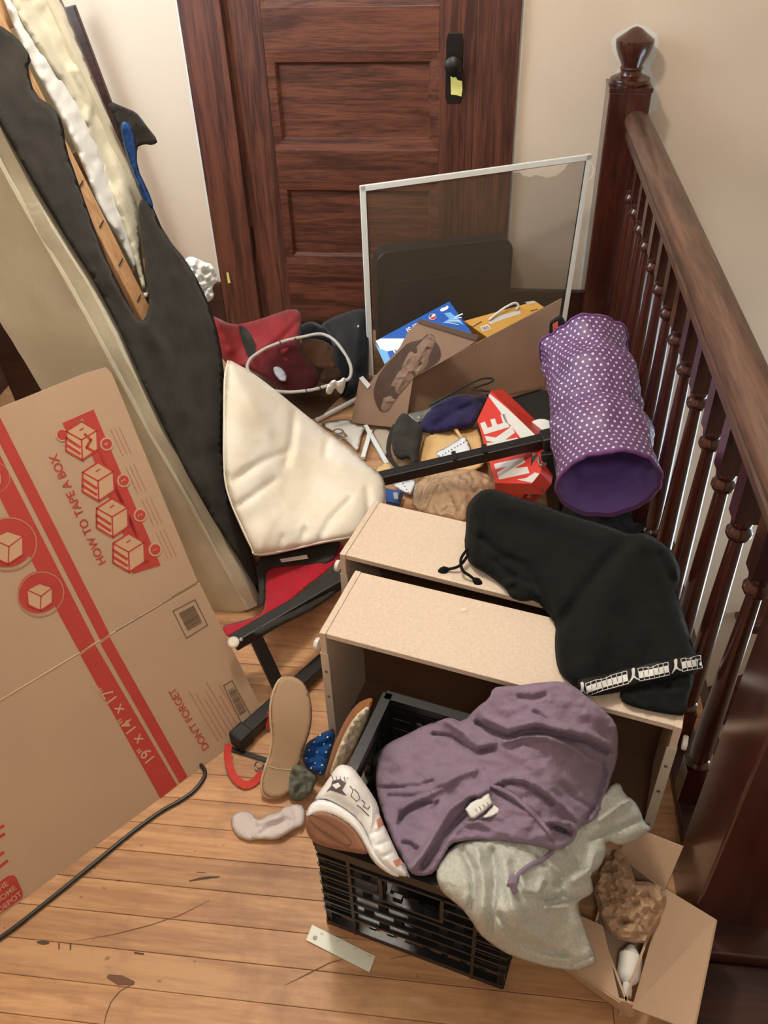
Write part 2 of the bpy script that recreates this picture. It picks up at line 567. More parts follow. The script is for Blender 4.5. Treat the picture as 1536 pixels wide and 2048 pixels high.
MB().box(.418, .54, .70, .886, 0, .075).build('plinth', OAK_DARK, nb, bevel=.004)
# ------------------------------------------------------------------ soft things
def _seg_dist(Q, A, B):
    d = B - A
    l2 = max((d * d).sum(), 1e-9)
    t = np.clip(((Q - A) @ d) / l2, 0, 1)
    return np.sqrt((((A + t[:, None] * d) - Q) ** 2).sum(1))
def poly_dist(Q, poly, closed=True):
    r = np.full(len(Q), 1e9)
    n = len(poly)
    for i in range(n if closed else n - 1):
        r = np.minimum(r, _seg_dist(Q, poly[i], poly[(i + 1) % n]))
    return r
def inside(Q, poly):
    c = np.zeros(len(Q), bool)
    n = len(poly)
    for i in range(n):
        (x0, y0), (x1, y1) = poly[i], poly[(i + 1) % n]
        if y0 != y1:
            k = (y0 > Q[:, 1]) != (y1 > Q[:, 1])
            c ^= k & (Q[:, 0] < (x1 - x0) * (Q[:, 1] - y0) / (y1 - y0) + x0)
    return c
def smooth_poly(p, it=1):
    p = np.array(p, float)
    for _ in range(it):
        n = np.roll(p, -1, 0)
        p = np.stack([p * .75 + n * .25, p * .25 + n * .75], 1).reshape(-1, 2)
    return p
def tparam(x, y, spec):
    """distance factor along the line of sight for a point given by a height z, a depth ('y', v) or a plane"""
    d = ray(x, y)
    if isinstance(spec, (int, float)):
        return (spec - H) / d.z
    if spec[0] == 'y':
        return spec[1] / d.y
    if spec[0] == 'x':
        return spec[1] / d.x
    o, n = Vector(spec[1]), Vector(spec[2])
    return (o - CAM).dot(n) / d.dot(n)
class Depth:
    """smooth surface through control points (x, y, spec)"""
    def __init__(s, ctrl):
        s.c = np.array([(c[0], c[1]) for c in ctrl], float) / 200
        t = np.array([tparam(*c) for c in ctrl])
        n = len(ctrl)
        s.n = n
        if n < 3:
            s.w = np.zeros(n); s.a = np.array([t.mean(), 0, 0]); return
        K = s.k(s.c, s.c) + np.eye(n) * .02
        Pm = np.hstack([np.ones((n, 1)), s.c])
        A = np.vstack([np.hstack([K, Pm]), np.hstack([Pm.T, np.zeros((3, 3))])])
        q = np.linalg.lstsq(A, np.concatenate([t, np.zeros(3)]), rcond=None)[0]
        s.w, s.a = q[:n], q[n:]
    def k(s, a, b):
        r2 = ((a[:, None] - b[None]) ** 2).sum(2)
        return r2 * np.log(r2 + 1e-9) * .5
    def __call__(s, Q):
        Q = np.atleast_2d(np.array(Q, float)) / 200
        return s.k(Q, s.c) @ s.w + s.a[0] + Q @ s.a[1:]
class PlaneDepth:
    def __init__(s, o, n):
        s.o, s.n = Vector(o), Vector(n)
    def __call__(s, Q):
        return np.array([tparam(x, y, ('p', s.o, s.n)) for x, y in np.atleast_2d(Q)])
def raypts(Q, t):
    u = (Q[:, 0] - 768) / F
    v = (Q[:, 1] - 1024) / F
    R = np.array([RT, DN, FW])
    d = u[:, None] * R[0] + v[:, None] * R[1] + R[2]
    return np.array([0, 0, H]) + d * t[:, None], np.linalg.norm(d, axis=1)

def blob(name, poly, ctrl, m, parent=None, thick=.03, back=.02, rim=25, folds=(), wr=0.0, wrs=40, step=7, seed=1, sm=1, edge=0.0, stretch=(1, 1), fk=1.0, fw=1.0, ridged=False, flat=False):
    """a soft body: outline, a surface in depth through ctrl, rounded by `thick` towards the viewer's side and
    `back` away from it; folds = (polyline, width, height)"""
    B = smooth_poly(poly, sm) if sm else np.array(poly, float)
    dep = ctrl if callable(ctrl) else Depth(ctrl)
    # resample the outline
    L = []
    for i in range(len(B)):
        a, b = B[i], B[(i + 1) % len(B)]
        n = max(1, int(round(np.linalg.norm(b - a) / step)))
        L += [a + (b - a) * k / n for k in range(n)]
    L = np.array(L)
    x0, y0 = B.min(0); x1, y1 = B.max(0)
    rnd = random.Random(seed)
    G = []
    j = 0
    yy = y0
    while yy < y1:
        xx = x0 + (step / 2 if j % 2 else 0)
        while xx < x1:
            G.append((xx + rnd.uniform(-.12, .12) * step, yy + rnd.uniform(-.12, .12) * step)); xx += step
        yy += step * .87
        j += 1
    G = np.array(G)
    G = G[inside(G, B)]
    G = G[poly_dist(G, B) > step * .6]
    Q = np.vstack([L, G])
    nb = len(L)
    vs, es, fs, ov, _, _ = delaunay_2d_cdt([Vector(q) for q in Q], [(i, (i + 1) % nb) for i in range(nb)], [], 1, 1e-4)
    Q = np.array([tuple(v) for v in vs])
    isb = np.zeros(len(Q), bool)
    for i, o_ in enumerate(ov):
        if any(k < nb for k in o_):
            isb[i] = True
    e = poly_dist(Q, B)
    k = np.clip(e / rim, 0, 1)
    prof = np.sqrt(np.clip(1 - (1 - k) ** 2, 0, 1))
    def height(Q, prof):
        h = thick * prof
        for pl, wd, amp in folds:
            d = poly_dist(Q, np.array(pl, float), False)
            h = h + amp * fk * np.exp(-(d / (wd * fw)) ** 2) * np.clip(prof * 1.3, 0, 1)
        if wr:
            nz = np.array([noise.fractal(Vector((x / wrs * stretch[0] + seed * 7.1, y / wrs * stretch[1], seed * 3.3)), 1.0, 2.0, 2 if ridged else 4) for x, y in Q])
            if ridged:
                nz = .45 - np.abs(nz) * 1.6
            h = h + wr * nz * np.clip(prof * 1.2 + .15, 0, 1)
        return h
    t = dep(Q)
    pts, dl = raypts(Q, t)
    hf = height(Q, prof)
    front, _ = raypts(Q, t - hf / dl)
    hb = np.maximum(back * prof, np.where(isb, 0, .0008))
    hb = np.maximum(hb, -hf + .0015 * ~isb)
    bk, _ = raypts(Q, t + hb / dl)
    n = len(Q)
    V = [Vector(p) for p in front]
    mp = list(range(n))
    idx = n
    for i in range(n):
        if isb[i]:
            mp[i] = i
        else:
            V.append(Vector(bk[i])); mp[i] = idx; idx += 1
    fs = [tuple(f) for f in fs]
    Fc = fs + [tuple(mp[i] for i in f[::-1]) for f in fs]
    Fc = [f for f in Fc if len(set(f)) >= 3]
    mb = MB()
    mb.v, mb.f = V, Fc
    o = mb.build(name, m, parent, smooth=False if flat else 'all')
    surf = lambda QQ, lift=.0015: _surf(np.atleast_2d(np.array(QQ, float)), lift)
    def _surf(QQ, lift):
        kk = np.clip(poly_dist(QQ, B) / rim, 0, 1)
        tt = dep(QQ)
        _, dd = raypts(QQ, tt)
        return raypts(QQ, tt - (height(QQ, np.sqrt(np.clip(1 - (1 - kk) ** 2, 0, 1))) + lift) / dd)[0]
    o_surf[o.name] = surf
    return o
o_surf = {}
def patch(name, surf, poly, m, parent, step=6, lift=.0012, thick=.0012):
    """a flat piece (print, tape, label) lying on a soft surface"""
    B = np.array(poly, float)
    L = []
    for i in range(len(B)):
        a, b = B[i], B[(i + 1) % len(B)]
        n = max(1, int(round(np.linalg.norm(b - a) / step)))
        L += [a + (b - a) * k / n for k in range(n)]
    L = np.array(L)
    x0, y0 = B.min(0); x1, y1 = B.max(0)
    G = np.array([(x, y) for x in np.arange(x0, x1, step) for y in np.arange(y0, y1, step)] or [(x0, y0)])
    G = G[inside(G, B)]
    if len(G):
        G = G[poly_dist(G, B) > step * .5]
    Q = np.vstack([L, G]) if len(G) else L
    nb = len(L)
    vs, es, fs, *_ = delaunay_2d_cdt([Vector(q) for q in Q], [(i, (i + 1) % nb) for i in range(nb)], [], 1, 1e-4)
    Q = np.array([tuple(v) for v in vs])
    top = surf(Q, lift)
    mb = MB()
    mb.v = [Vector(p) for p in top]
    mb.f = [tuple(f) for f in fs]
    return mb.build(name, m, parent, smooth='all')
def soft_line(name, surf, pl, r, m, parent, n=6, lift=None, sub=5):
    pl = np.array(pl, float)
    Q = []
    for i in range(len(pl) - 1):
        p0, p1, p2, p3 = pl[max(i - 1, 0)], pl[i], pl[i + 1], pl[min(i + 2, len(pl) - 1)]
        for k in range(sub):
            t = k / sub
            Q.append(.5 * ((2 * p1) + (p2 - p0) * t + (2 * p0 - 5 * p1 + 4 * p2 - p3) * t * t + (3 * p1 - p0 - 3 * p2 + p3) * t ** 3))
    Q.append(pl[-1])
    return MB().tube(surf(np.array(Q), r if lift is None else lift), r, n).build(name, m, parent, smooth=True)
def spline(pts, sub=6):
    pts = [Vector(p) for p in pts]
    o = []
    for i in range(len(pts) - 1):
        p0, p1, p2, p3 = pts[max(i - 1, 0)], pts[i], pts[i + 1], pts[min(i + 2, len(pts) - 1)]
        for k in range(sub):
            t = k / sub
            o.append(.5 * ((2 * p1) + (p2 - p0) * t + (2 * p0 - 5 * p1 + 4 * p2 - p3) * t * t + (3 * p1 - p0 - 3 * p2 + p3) * t ** 3))
    o.append(pts[-1])
    return o

def fabric(name, rgb, bump=.35, bscale=420, var=.10, vscale=14, rough=.9, sheen=.15, rgb2=None):
    return mat(name, rgb, rough, bump, bscale, var, vscale, spec=.15, sheen=sheen, rgb2=rgb2)

# ------------------------------------------------------------------ box spring leaning at the left
CREAM = fabric('cream_ticking', (218, 212, 190), .3, 90, .13, 9)
STUFFING_LIGHT = fabric('white_stuffing_light', (226, 228, 226), .3, 60, .05, 6)
DUST = fabric('black_dust_cover', (60, 57, 52), .4, 300, .25, 20, sheen=.05)
PINE = wood('pine_rail', (176, 132, 92), (206, 168, 126), 'Z', .6, 12, .06, .4)
BLUEPL = mat('blue_plastic', (28, 74, 140), .25, .2, 80, .2, 20)
bs = thing('box_spring', (-.62, 1.72, 0), 'torn box spring leaning at the left, cream quilted edge and ripped black underside', 'box spring')
bo = Vector((-.534, 1.5, 0))
bn = Vector((.963, 0, .27))
bv = Vector((-.27, 0, .963))
by = Vector((0, 1, 0))
def bp(a, b, c):                            # along height, along depth y, inward
    return bo + bv * a + by * b - bn * c
def bbox(a0, a1, b0, b1, c0, c1, mb=None):
    return (mb or MB()).obox(bp(a0, b0, c0), bv * (a1 - a0), by * (b1 - b0), -bn * (c1 - c0))
def quilt_slab(name, a0, a1, b0, b1, c0, c1, m, na=60, nb=8, seed=3):
    """rounded, slightly lumpy upholstered slab, its wide side facing -y"""
    mb = MB()
    ring = []
    prof = []
    R_ = .018
    for (b, c, sb, sc) in ((b0, c0, 1, 1), (b0, c1, 1, -1), (b1, c1, -1, -1), (b1, c0, -1, 1)):
        prof.append((b, c))
    pts = []
    def side(p, q, n):
        return [(p[0] + (q[0] - p[0]) * k / n, p[1] + (q[1] - p[1]) * k / n) for k in range(n)]
    A = (b0, c0); B = (b0, c1); C_ = (b1, c1); D = (b1, c0)
    loop = side(A, B, 10) + side(B, C_, 3) + side(C_, D, 10) + side(D, A, 3)
    n = len(loop)
    for i in range(na + 1):
        a = a0 + (a1 - a0) * i / na
        endk = min(1, min(i, na - i) / 1.5)
        for (b, c) in loop:
            w_ = noise.fractal(Vector((a * 6, b * 8 + seed, c * 9)), 1, 2, 4) * .008 + .006 * math.sin(a * 13 + c * 22)
            u_ = (c - c0) / (c1 - c0)
            bulge = .014 * math.sin(math.pi * u_) ** .5 if abs(b - b0) < 1e-6 else 0
            pts.append(bp(a, b - bulge - w_ * (1 if abs(b - b0) < 1e-6 else 0), c + (.004 if endk < 1 and u_ < .1 else 0)))
    f = []
    for i in range(na):
        for k in range(n):
            l = (k + 1) % n
            f.append((i * n + k, i * n + l, (i + 1) * n + l, (i + 1) * n + k))
    f += [tuple(range(n))[::-1], tuple(range(na * n, (na + 1) * n))]
    return mb.add(pts, f).build(name, m, bs, smooth=True)
quilt_slab('side_border', 0.015, 1.62, 0, .05, .004, .225, CREAM)
m = MB()
bbox(0, 1.62, .05, .46, .2, .225, m)
bbox(0, 1.62, .435, .46, .03, .2, m)
m.build('top_panel', CREAM, bs)
MB().tube([bp(a, -.0135 + .001 * math.sin(a * 21), .030 + .002 * math.sin(a * 13)) for a in [.02 + i * .04 for i in range(40)]], .006, 6).build('edge_piping', CREAM, bs, smooth=True)
for b in (.05, .150):
    bbox(0, 1.60, b, b + (.042 if b < .1 else .056), .012, .16 if b < .1 else .085).build('frame_rail', PINE, bs, bevel=.002)
for a in (.40, .74, 1.02, 1.34):
    bbox(a, a + .07, .092, .43, .086, .105).build('slat', PINE, bs, bevel=.002)
STAPLE = mat('staple_metal', (70, 66, 62), .4, metal=.8)
for k in range(5):
    a = .80 + k * .085
    MB().tube([bp(a, .163, .0095), bp(a + .004, .19, .0095)], .0013, 5).build('staple', STAPLE, bs)
black = [(527, 1215), (505, 1160), (400, 1000), (300, 800), (215, 605), (100, 425), (0, 250), (-60, 140), (-60, 20), (0, 50), (35, 75), (65, 118), (54, 135), (70, 190), (108, 215), (126, 245), (133, 300), (150, 345), (165, 390), (205, 500), (240, 575), (275, 640), (290, 640), (300, 605), (292, 560), (286, 480), (275, 420), (283, 395), (300, 400), (330, 470), (380, 530), (420, 610), (440, 680), (450, 760), (447, 900), (460, 1010), (500, 1090), (527, 1190)]
blob('dust_cover', black, PlaneDepth(bo + bn * .004, bn), DUST, bs, thick=.006, back=.001, rim=8, wr=.012, wrs=90, step=9, sm=1, seed=5,
     folds=[([(300, 660), (360, 800), (420, 960), (490, 1120)], 16, .012), ([(250, 520), (290, 640), (330, 720)], 10, .012), ([(360, 560), (400, 700), (430, 880)], 18, .014), ([(80, 300), (150, 430), (220, 560)], 12, .008)])
flap = [(211, 198), (247, 214), (272, 224), (285, 240), (292, 250), (318, 283), (305, 291), (288, 288), (272, 296), (276, 345), (290, 385), (303, 412), (298, 425), (285, 400), (262, 330), (244, 282), (232, 250)]
blob('torn_flap', flap, [(211, 198, ('y', 1.93)), (318, 285, ('y', 2.02)), (300, 420, ('y', 1.95)), (240, 280, ('y', 1.94))], DUST, bs, thick=.006, back=.001, rim=6, wr=.008, wrs=30, step=5, folds=[([(225, 220), (250, 280), (290, 400)], 6, .012)])
blob('blue_wrap', [(240, 242), (262, 246), (274, 288), (274, 335), (296, 380), (308, 412), (302, 418), (286, 402), (262, 335), (246, 288)], [(246, 240, ('y', 1.885)), (306, 412, ('y', 1.90)), (268, 290, ('y', 1.895))], BLUEPL, bs, thick=.010, back=.001, rim=6, wr=.006, wrs=20, step=4)
cov = [(-10, -90), (70, -110), (125, 0), (160, 90), (205, 200), (240, 290), (268, 380), (280, 440), (284, 520), (298, 585), (300, 602), (292, 608), (282, 570), (268, 520), (246, 450), (207, 345), (172, 250), (140, 190), (96, 130), (50, 60), (20, 0)]
pld = lambda c: PlaneDepth(bo - bn * c, bn)
blob('torn_ticking', cov, pld(.05), CREAM, bs, thick=.03, back=.002, rim=20, wr=.007, wrs=60, step=7, seed=8, folds=[([(60, 0), (130, 130), (190, 250), (230, 360)], 14, -.03), ([(150, 140), (180, 210), (175, 240)], 9, .02)])
blob('lit_ticking', [(0, -20), (30, 0), (60, 60), (104, 126), (150, 190), (182, 250), (217, 345), (256, 450), (278, 530), (284, 570), (268, 540), (240, 480), (205, 430), (165, 330), (125, 240), (60, 130), (30, 60)], pld(.055), STUFFING_LIGHT, bs, thick=.02, back=.002, rim=12, wr=.01, wrs=40, step=7)  # white sheet puts the light on the torn ticking into its colour
fl = MB()
rnd = random.Random(9)
tuft = [(368, 520), (380, 512), (398, 518), (410, 525), (425, 528), (440, 560), (428, 568), (424, 580), (430, 592), (416, 606), (402, 602), (396, 585), (384, 560), (374, 545)]
blob('stuffing', tuft, [(368, 520, ('y', 2.04)), (440, 560, ('y', 2.06)), (410, 600, ('y', 2.03))], STUFFING_LIGHT, bs, thick=.03, back=.03, rim=20, wr=.03, wrs=11, step=3.5, seed=6)

strip = thing('wooden_strip', (-1.40, 3.04, .18), 'dark brown wooden strip standing in the corner behind the box spring', 'plank')
pl_ = thing('wooden_plank', (-1.1, 1.95, 0), 'dark brown plank standing between the carton and the box spring', 'plank')
q0, q1 = PY(-30, 560, 1.98), PY(75, 815, 1.98)
MB().bar(q0, q1 + (q1 - q0) * .35, .11, .02, (0, 1, 0)).build('plank_board', OAK_DARK, pl_, bevel=.003)
p0, p1 = PY(140, 12, 3.02), PY(178, 112, 3.02)
d = (p1 - p0).normalized()
MB().bar(p0, p0 + d * ((p0.z - .02) / -d.z), .035, .02, (0, 1, 0)).build('strip', OAK_DARK, strip, bevel=.003)

# ------------------------------------------------------------------ flattened moving carton
CARD = mat('corrugated_card', (186, 157, 131), .75, .08, 120, .05, 5)
CARDE = mat('card_cut_edge', (150, 116, 84), .85, .3, 300)
RED = mat('red_print', (184, 62, 54), .7, .05, 150, .06, 20)
INK = mat('grey_ink', (104, 86, 70), .75)
PALE = mat('pale_card_print', (198, 162, 128), .75)
cb = thing('moving_carton', (-.62, 1.05, 0), 'large flattened cardboard moving carton with red stripes leaning at the left', 'box')
co = Vector((-.435, 1.17, 0))
cu_ = Vector((-.63, -.777, 0)).normalized()
cv_ = Vector((-.299, .241, .755)).normalized()
cn_ = cv_.cross(cu_).normalized()
if cn_.x < 0: cn_ = -cn_
cv_ = (cv_ - cu_ * cv_.dot(cu_)).normalized()
def cpl(x, y, lift=0):
    return PL(x, y, co + cn_ * lift, cn_)
def cuv(p):
    return (Vector(p) - co).dot(cu_), (Vector(p) - co).dot(cv_)
def cpt(u, v, lift=0):
    return co + cu_ * u + cv_ * v + cn_ * lift
VF = cuv(cpl(396, 1164))[1]                 # height of the flap crease
VT = cuv(cpl(215, 728))[1]
US = cuv(cpl(226, 1254))[0]                 # end of the slit
u1, u2, u3 = cuv(cpl(215, 728))[0], cuv(cpl(396, 1164))[0], cuv(cpl(521, 1412))[0]
UL = 1.25
g = .0022
MB().prism([cpt(u2, VF + g), cpt(UL, VF + g), cpt(UL, VT), cpt(u1 + .05, VT), cpt(u1 + .006, VT - .004), cpt(u1, VT - .02)], -cn_ * .010).build('panel', CARD, cb)
MB().prism([cpt(u2 - .002, VF - g * 2), cpt(US, VF - g), cpt(US, .0), cpt(-.012, .0), cpt(u3, cuv(cpl(521, 1412))[1])], -cn_ * .010).build('flap', CARD, cb)
MB().prism([cpt(US, VF + g), cpt(UL, VF + g), cpt(UL, .0), cpt(US, .0)], -cn_ * .0095).build('flap', CARD, cb)
MB().tube([cpt(US, VF, -.001), cpt(UL, VF, -.001)], .0022, 6).build('crease', PALE, cb, smooth=True)
def cprint(name, polys, m, lift=.0006, thick=.0004, label=None):
    mb = MB()
    for p in polys:
        mb.prism([cpl(x, y, lift) for x, y in p], cn_ * thick)
    o = mb.build(name, m, cb)
    if label: o['label'] = label
    return o
def circ(x, y, r, n=28, k=1.0):             # circle in the carton's plane
    c = cpl(x, y)
    e = cpl(x + r, y)
    R_ = (e - c).length * k
    u, v = cuv(c)
    return c, R_, u, v
def cring(name, x, y, r, wd, m, lift=.001):
    c, R_, u, v = circ(x, y, r)
    w_ = R_ * wd
    mb = MB()
    n = 28
    for i in range(n):
        a, b = 2 * math.pi * i / n, 2 * math.pi * (i + 1) / n
        mb.prism([cpt(u + math.cos(q) * s_, v + math.sin(q) * s_, lift) for q, s_ in ((a, R_), (b, R_), (b, R_ - w_), (a, R_ - w_))], cn_ * .0003)
    return mb.build(name, m, cb)
def cdisc(name, x, y, r, m, lift=.0008):
    c, R_, u, v = circ(x, y, r)
    return MB().prism([cpt(u + math.cos(2 * math.pi * i / 28) * R_, v + math.sin(2 * math.pi * i / 28) * R_, lift) for i in range(28)], cn_ * .0003).build(name, m, cb)
def cline(mb, pts, wpx, lift=.0011):
    for (xa, ya), (xb, yb) in zip(pts, pts[1:]):
        a, b = cpl(xa, ya, lift), cpl(xb, yb, lift)
        d = (b - a)
        if d.length < 1e-6: continue
        s_ = d.cross(cn_).normalized() * (wpx * .0009 / 2)
        e = d.normalized() * wpx * .0003
        mb.prism([a - s_ - e, b - s_ + e, b + s_ + e, a + s_ - e], cn_ * .0003)
cprint('stripe', [[(-16, 803), (219, 1268), (201, 1281), (-38, 812)], [(219, 1274), (375, 1553), (359, 1566), (201, 1287)]], RED)
cprint('stripe', [[(-52, 808), (190, 1283), (160, 1305), (113, 1219), (-80, 838)], [(190, 1289), (354, 1570), (321, 1597), (161, 1310)]], RED)
# taping instructions
cprint('instruction_print', [[(125, 846), (187, 819), (321, 1130), (266, 1147), (258, 1134), (290, 1118), (165, 835), (133, 862)]], RED)
cprint('instruction_print', [[(160, 850), (178, 842), (300, 1125), (272, 1135)]], RED)
icons = [(163, 880, 38), (196, 962, 38), (224, 1034, 38), (257, 1104, 38)]
for k, (ix, iy, r) in enumerate(icons):
    # isometric carton, drawn in the direction the print is read
    ax, ay = (-.40, -.92), (-.92, .40)      # reading direction and its up, in the picture of the print
    def q(a, b): return (ix + r * (ax[0] * a + ay[0] * b), iy + r * (ax[1] * a + ay[1] * b))
    def q2(a, b): return (ix + r * (a * .9 + .0), iy + r * b)
    hexa = [q2(-.9, -.45), q2(0, -.98), q2(.9, -.5), q2(.95, .5), q2(.05, 1.05), q2(-.9, .55)]
    o = cprint('icon_ground', [hexa], PALE, .0010)
    mb = MB()
    cline(mb, hexa + [hexa[0]], 4, .0013)
    cen = q2(.0, .0)
    cline(mb, [hexa[0], cen, hexa[2]], 3.4, .0013)
    cline(mb, [cen, hexa[4]], 3.4, .0013)
    cline(mb, [q2(-.9, -.1), q2(-.1, .38)], 6, .0013)
    cline(mb, [q2(-.9, .25), q2(-.1, .72)], 6, .0013)
    cline(mb, [q2(-.1, -.5), q2(.1, -.62)], 3, .0013)
    if k == 0:
        cline(mb, [q2(.2, -.3), q2(.55, .0), q2(.3, .4), q2(.7, .6)], 6, .0013)
    mb.build('carton_icon', RED, cb)
for k, (x, y) in enumerate(((213, 888), (247, 961), (280, 1030), (310, 1099))):
    cdisc('number_ground', x, y, 13, PALE, .0014)
    cdisc('number_disc', x, y, 10, RED, .0017)
read = (cpl(118, 935) - cpl(197, 1108)).normalized()
upv = cn_.cross(read).normalized()
for k, (x, y) in enumerate(((213, 888), (247, 961), (280, 1030), (310, 1099))):
    text_mesh('4321'[k], 'number', PALE, cb, cpl(x, y, .0021), read, upv, .010)
cdisc('number_disc', 124, 870, 11, RED, .0012)
cring('number_ring', 124, 870, 13, .2, PALE, .0013)
text_mesh('HOW TO TAPE A BOX', 'lettering', RED, cb, cpl(157, 1021, .0006), read, upv, .0165, fat=.012, squeeze=1.0)['label'] = 'red lettering HOW TO TAPE A BOX'
r2 = (cpl(215, 1385) - cpl(297, 1513)).normalized()
text_mesh('19" x 14" x 17"', 'lettering', PALE, cb, cpl(256, 1449, .0011), r2, cn_.cross(r2), .0235, fat=.008)['label'] = 'pale lettering of the carton size'
r3 = (cpl(343, 1380) - cpl(413, 1500)).normalized()
text_mesh("DON'T FORGET", 'lettering', RED, cb, cpl(379, 1439, .0006), r3, cn_.cross(r3), .0165, fat=.006)['label'] = "red lettering DON'T FORGET"
mb = MB()
for k in range(7):
    o_ = 12 + k * 9
    x0, y0 = 430 + o_ * .9, 1490 - o_ * .62
    l = (.95, .85, .7, .8, .9, .6, .75)[k]
    cline(mb, [(x0 - 4, y0), (x0 - 4 - 62 * l, y0 - 105 * l)], 2.2, .0006)
FAINT = mat('faint_red_print', (186, 126, 100), .75)
mb.build('small_print', FAINT, cb)
mb = MB()
for (x, y) in ((238, 890), (268, 965), (300, 1030), (328, 1095)):
    for j in range(3):
        cline(mb, [(x + j * 8 - 16, y - 30 - j * 3), (x + j * 8 + 8, y + 22 - j * 3)], 1.6, .0006)
mb.build('small_print', FAINT, cb)
# bar codes
def barcode(c4, n, name='barcode'):
    mb = MB()
    c4 = [np.array(c, float) for c in c4]
    cline(mb, [tuple(c) for c in c4] + [tuple(c4[0])], 1.8, .0008)
    rr = random.Random(n)
    f = lambda u, v: tuple((c4[0] * (1 - u) + c4[1] * u) * (1 - v) + (c4[3] * (1 - u) + c4[2] * u) * v)
    for k in range(n):
        v = .17 + .68 * k / n
        cline(mb, [f(.18, v), f(.84, v)], rr.choice((1.2, 1.8, 2.6)), .0008)
    return mb.build(name, INK, cb)
barcode([(346, 1222), (390, 1199), (415, 1250), (373, 1276)], 16)
barcode([(447, 1371), (464, 1361), (502, 1432), (483, 1446)], 18)
# round pictograms
for x, y, r in ((82, 1188, 46), (18, 1088, 56), (-14, 955, 34)):
    cdisc('pictogram_disc', x - 3, y - 4, r * .93, RED, .0008)
    cring('pictogram_ring', x, y, r, .05, FAINT, .0013)
    mb = MB()
    s_ = r * .62
    hx = [(x - s_, y - s_ * .3), (x - .1 * s_, y - s_ * .75), (x + s_ * .8, y - s_ * .45), (x + s_ * .8, y + s_ * .6), (x - .05 * s_, y + s_ * 1.15), (x - s_ * .9, y + s_ * .75)]
    cprint('icon_ground', [hx], PALE, .0014)
    cline(mb, hx + [hx[0]], 3, .0018)
    cline(mb, [hx[0], (x, y + s_ * .15), hx[2]], 2.5, .0018)
    cline(mb, [(x, y + s_ * .15), hx[4]], 2.5, .0018)
    mb.build('carton_icon', RED, cb)
# square mark near the bottom
cprint('square_mark', [[(-38, 1790), (16, 1752), (26, 1750), (33, 1756), (46, 1786), (44, 1796), (-12, 1836)]], RED)
mk = MB()
r4 = (cpl(-10, 1838) - cpl(-36, 1785)).normalized()
rr4 = (cpl(30, 1755) - cpl(-20, 1795)).normalized()
for k, t in enumerate(('THE', 'HOME', 'DEPOT')):
    dgn = (rr4 - r4 * .45).normalized()
    text_mesh(t, 'mark_lettering', PALE, cb, cpl(2 + k * 9, 1776 + k * 14, .0011), rr4, cn_.cross(rr4), .0105, fat=.012)
mb = MB()
for a, b in (((-6, 1738), (14, 1722)), ((-3, 1712), (6, 1705)), ((-8, 1660), (6, 1652)), ((-4, 1676), (8, 1668))):
    cline(mb, [a, b], 6, .0006)
mb.build('small_print', RED, cb)

# ------------------------------------------------------------------ black cord on the floor by the carton
CORD = mat('cord_black', (34, 31, 29), .45)
cord = [P(x, y, .005) for x, y in ((-120, 1950), (0, 1876), (80, 1815), (170, 1742), (260, 1668), (320, 1624), (352, 1606), (385, 1584), (405, 1560), (410, 1543), (400, 1528), (385, 1512))]
tag(MB().tube(spline(cord, 6), .0042, 8).build('power_cord', CORD, smooth=True), 'black power cord on the floorboards along the foot of the red-striped carton', 'cord')

# ------------------------------------------------------------------ pillow
PILLOW = fabric('pillow_cotton', (250, 246, 236), .25, 350, .05, 8, rgb2=(242, 234, 216))
pil = thing('pillow', P(610, 1060, .1), 'cream square pillow propped beside the torn box spring', 'pillow')
pp = [(455, 718), (464, 722), (500, 742), (545, 775), (590, 812), (622, 838), (660, 868), (700, 896), (735, 928), (764, 950), (772, 975), (770, 1010), (756, 1040), (735, 1062), (700, 1078), (640, 1088), (580, 1102), (535, 1112), (512, 1112), (500, 1095), (478, 1050), (458, 1000), (447, 950), (445, 880), (447, 800), (450, 745)]
blob('pillow_case', pp, [(455, 718, ('y', 1.86)), (512, 1112, .21), (700, 1078, .18), (772, 965, .17), (640, 852, ('y', 2.00)), (445, 900, ('y', 1.62)), (600, 970, ('y', 1.76))], PILLOW, pil, thick=.10, back=.04, rim=105, wr=.008, wrs=70, fk=2.3, fw=.85, step=7, seed=12,
     folds=[([(590, 820), (585, 880), (572, 930)], 9, -.012), ([(655, 880), (650, 910)], 7, -.010), ([(470, 960), (520, 925), (570, 905)], 9, -.008), ([(480, 1010), (550, 960)], 8, -.007), ([(640, 1080), (660, 1040), (700, 1000)], 7, -.010), ([(600, 1095), (610, 1060)], 6, -.007), ([(730, 1060), (740, 1020), (735, 980)], 8, -.010), ([(560, 1100), (565, 1075)], 5, -.006), ([(500, 800), (540, 860)], 14, .006)])
soft_line('seam', o_surf['pillow_case'], [(456, 722), (449, 760), (448, 850), (449, 950), (462, 1005), (482, 1050), (503, 1095), (514, 1109), (580, 1099), (640, 1085), (700, 1074)], .0022, PILLOW, pil, lift=.001)

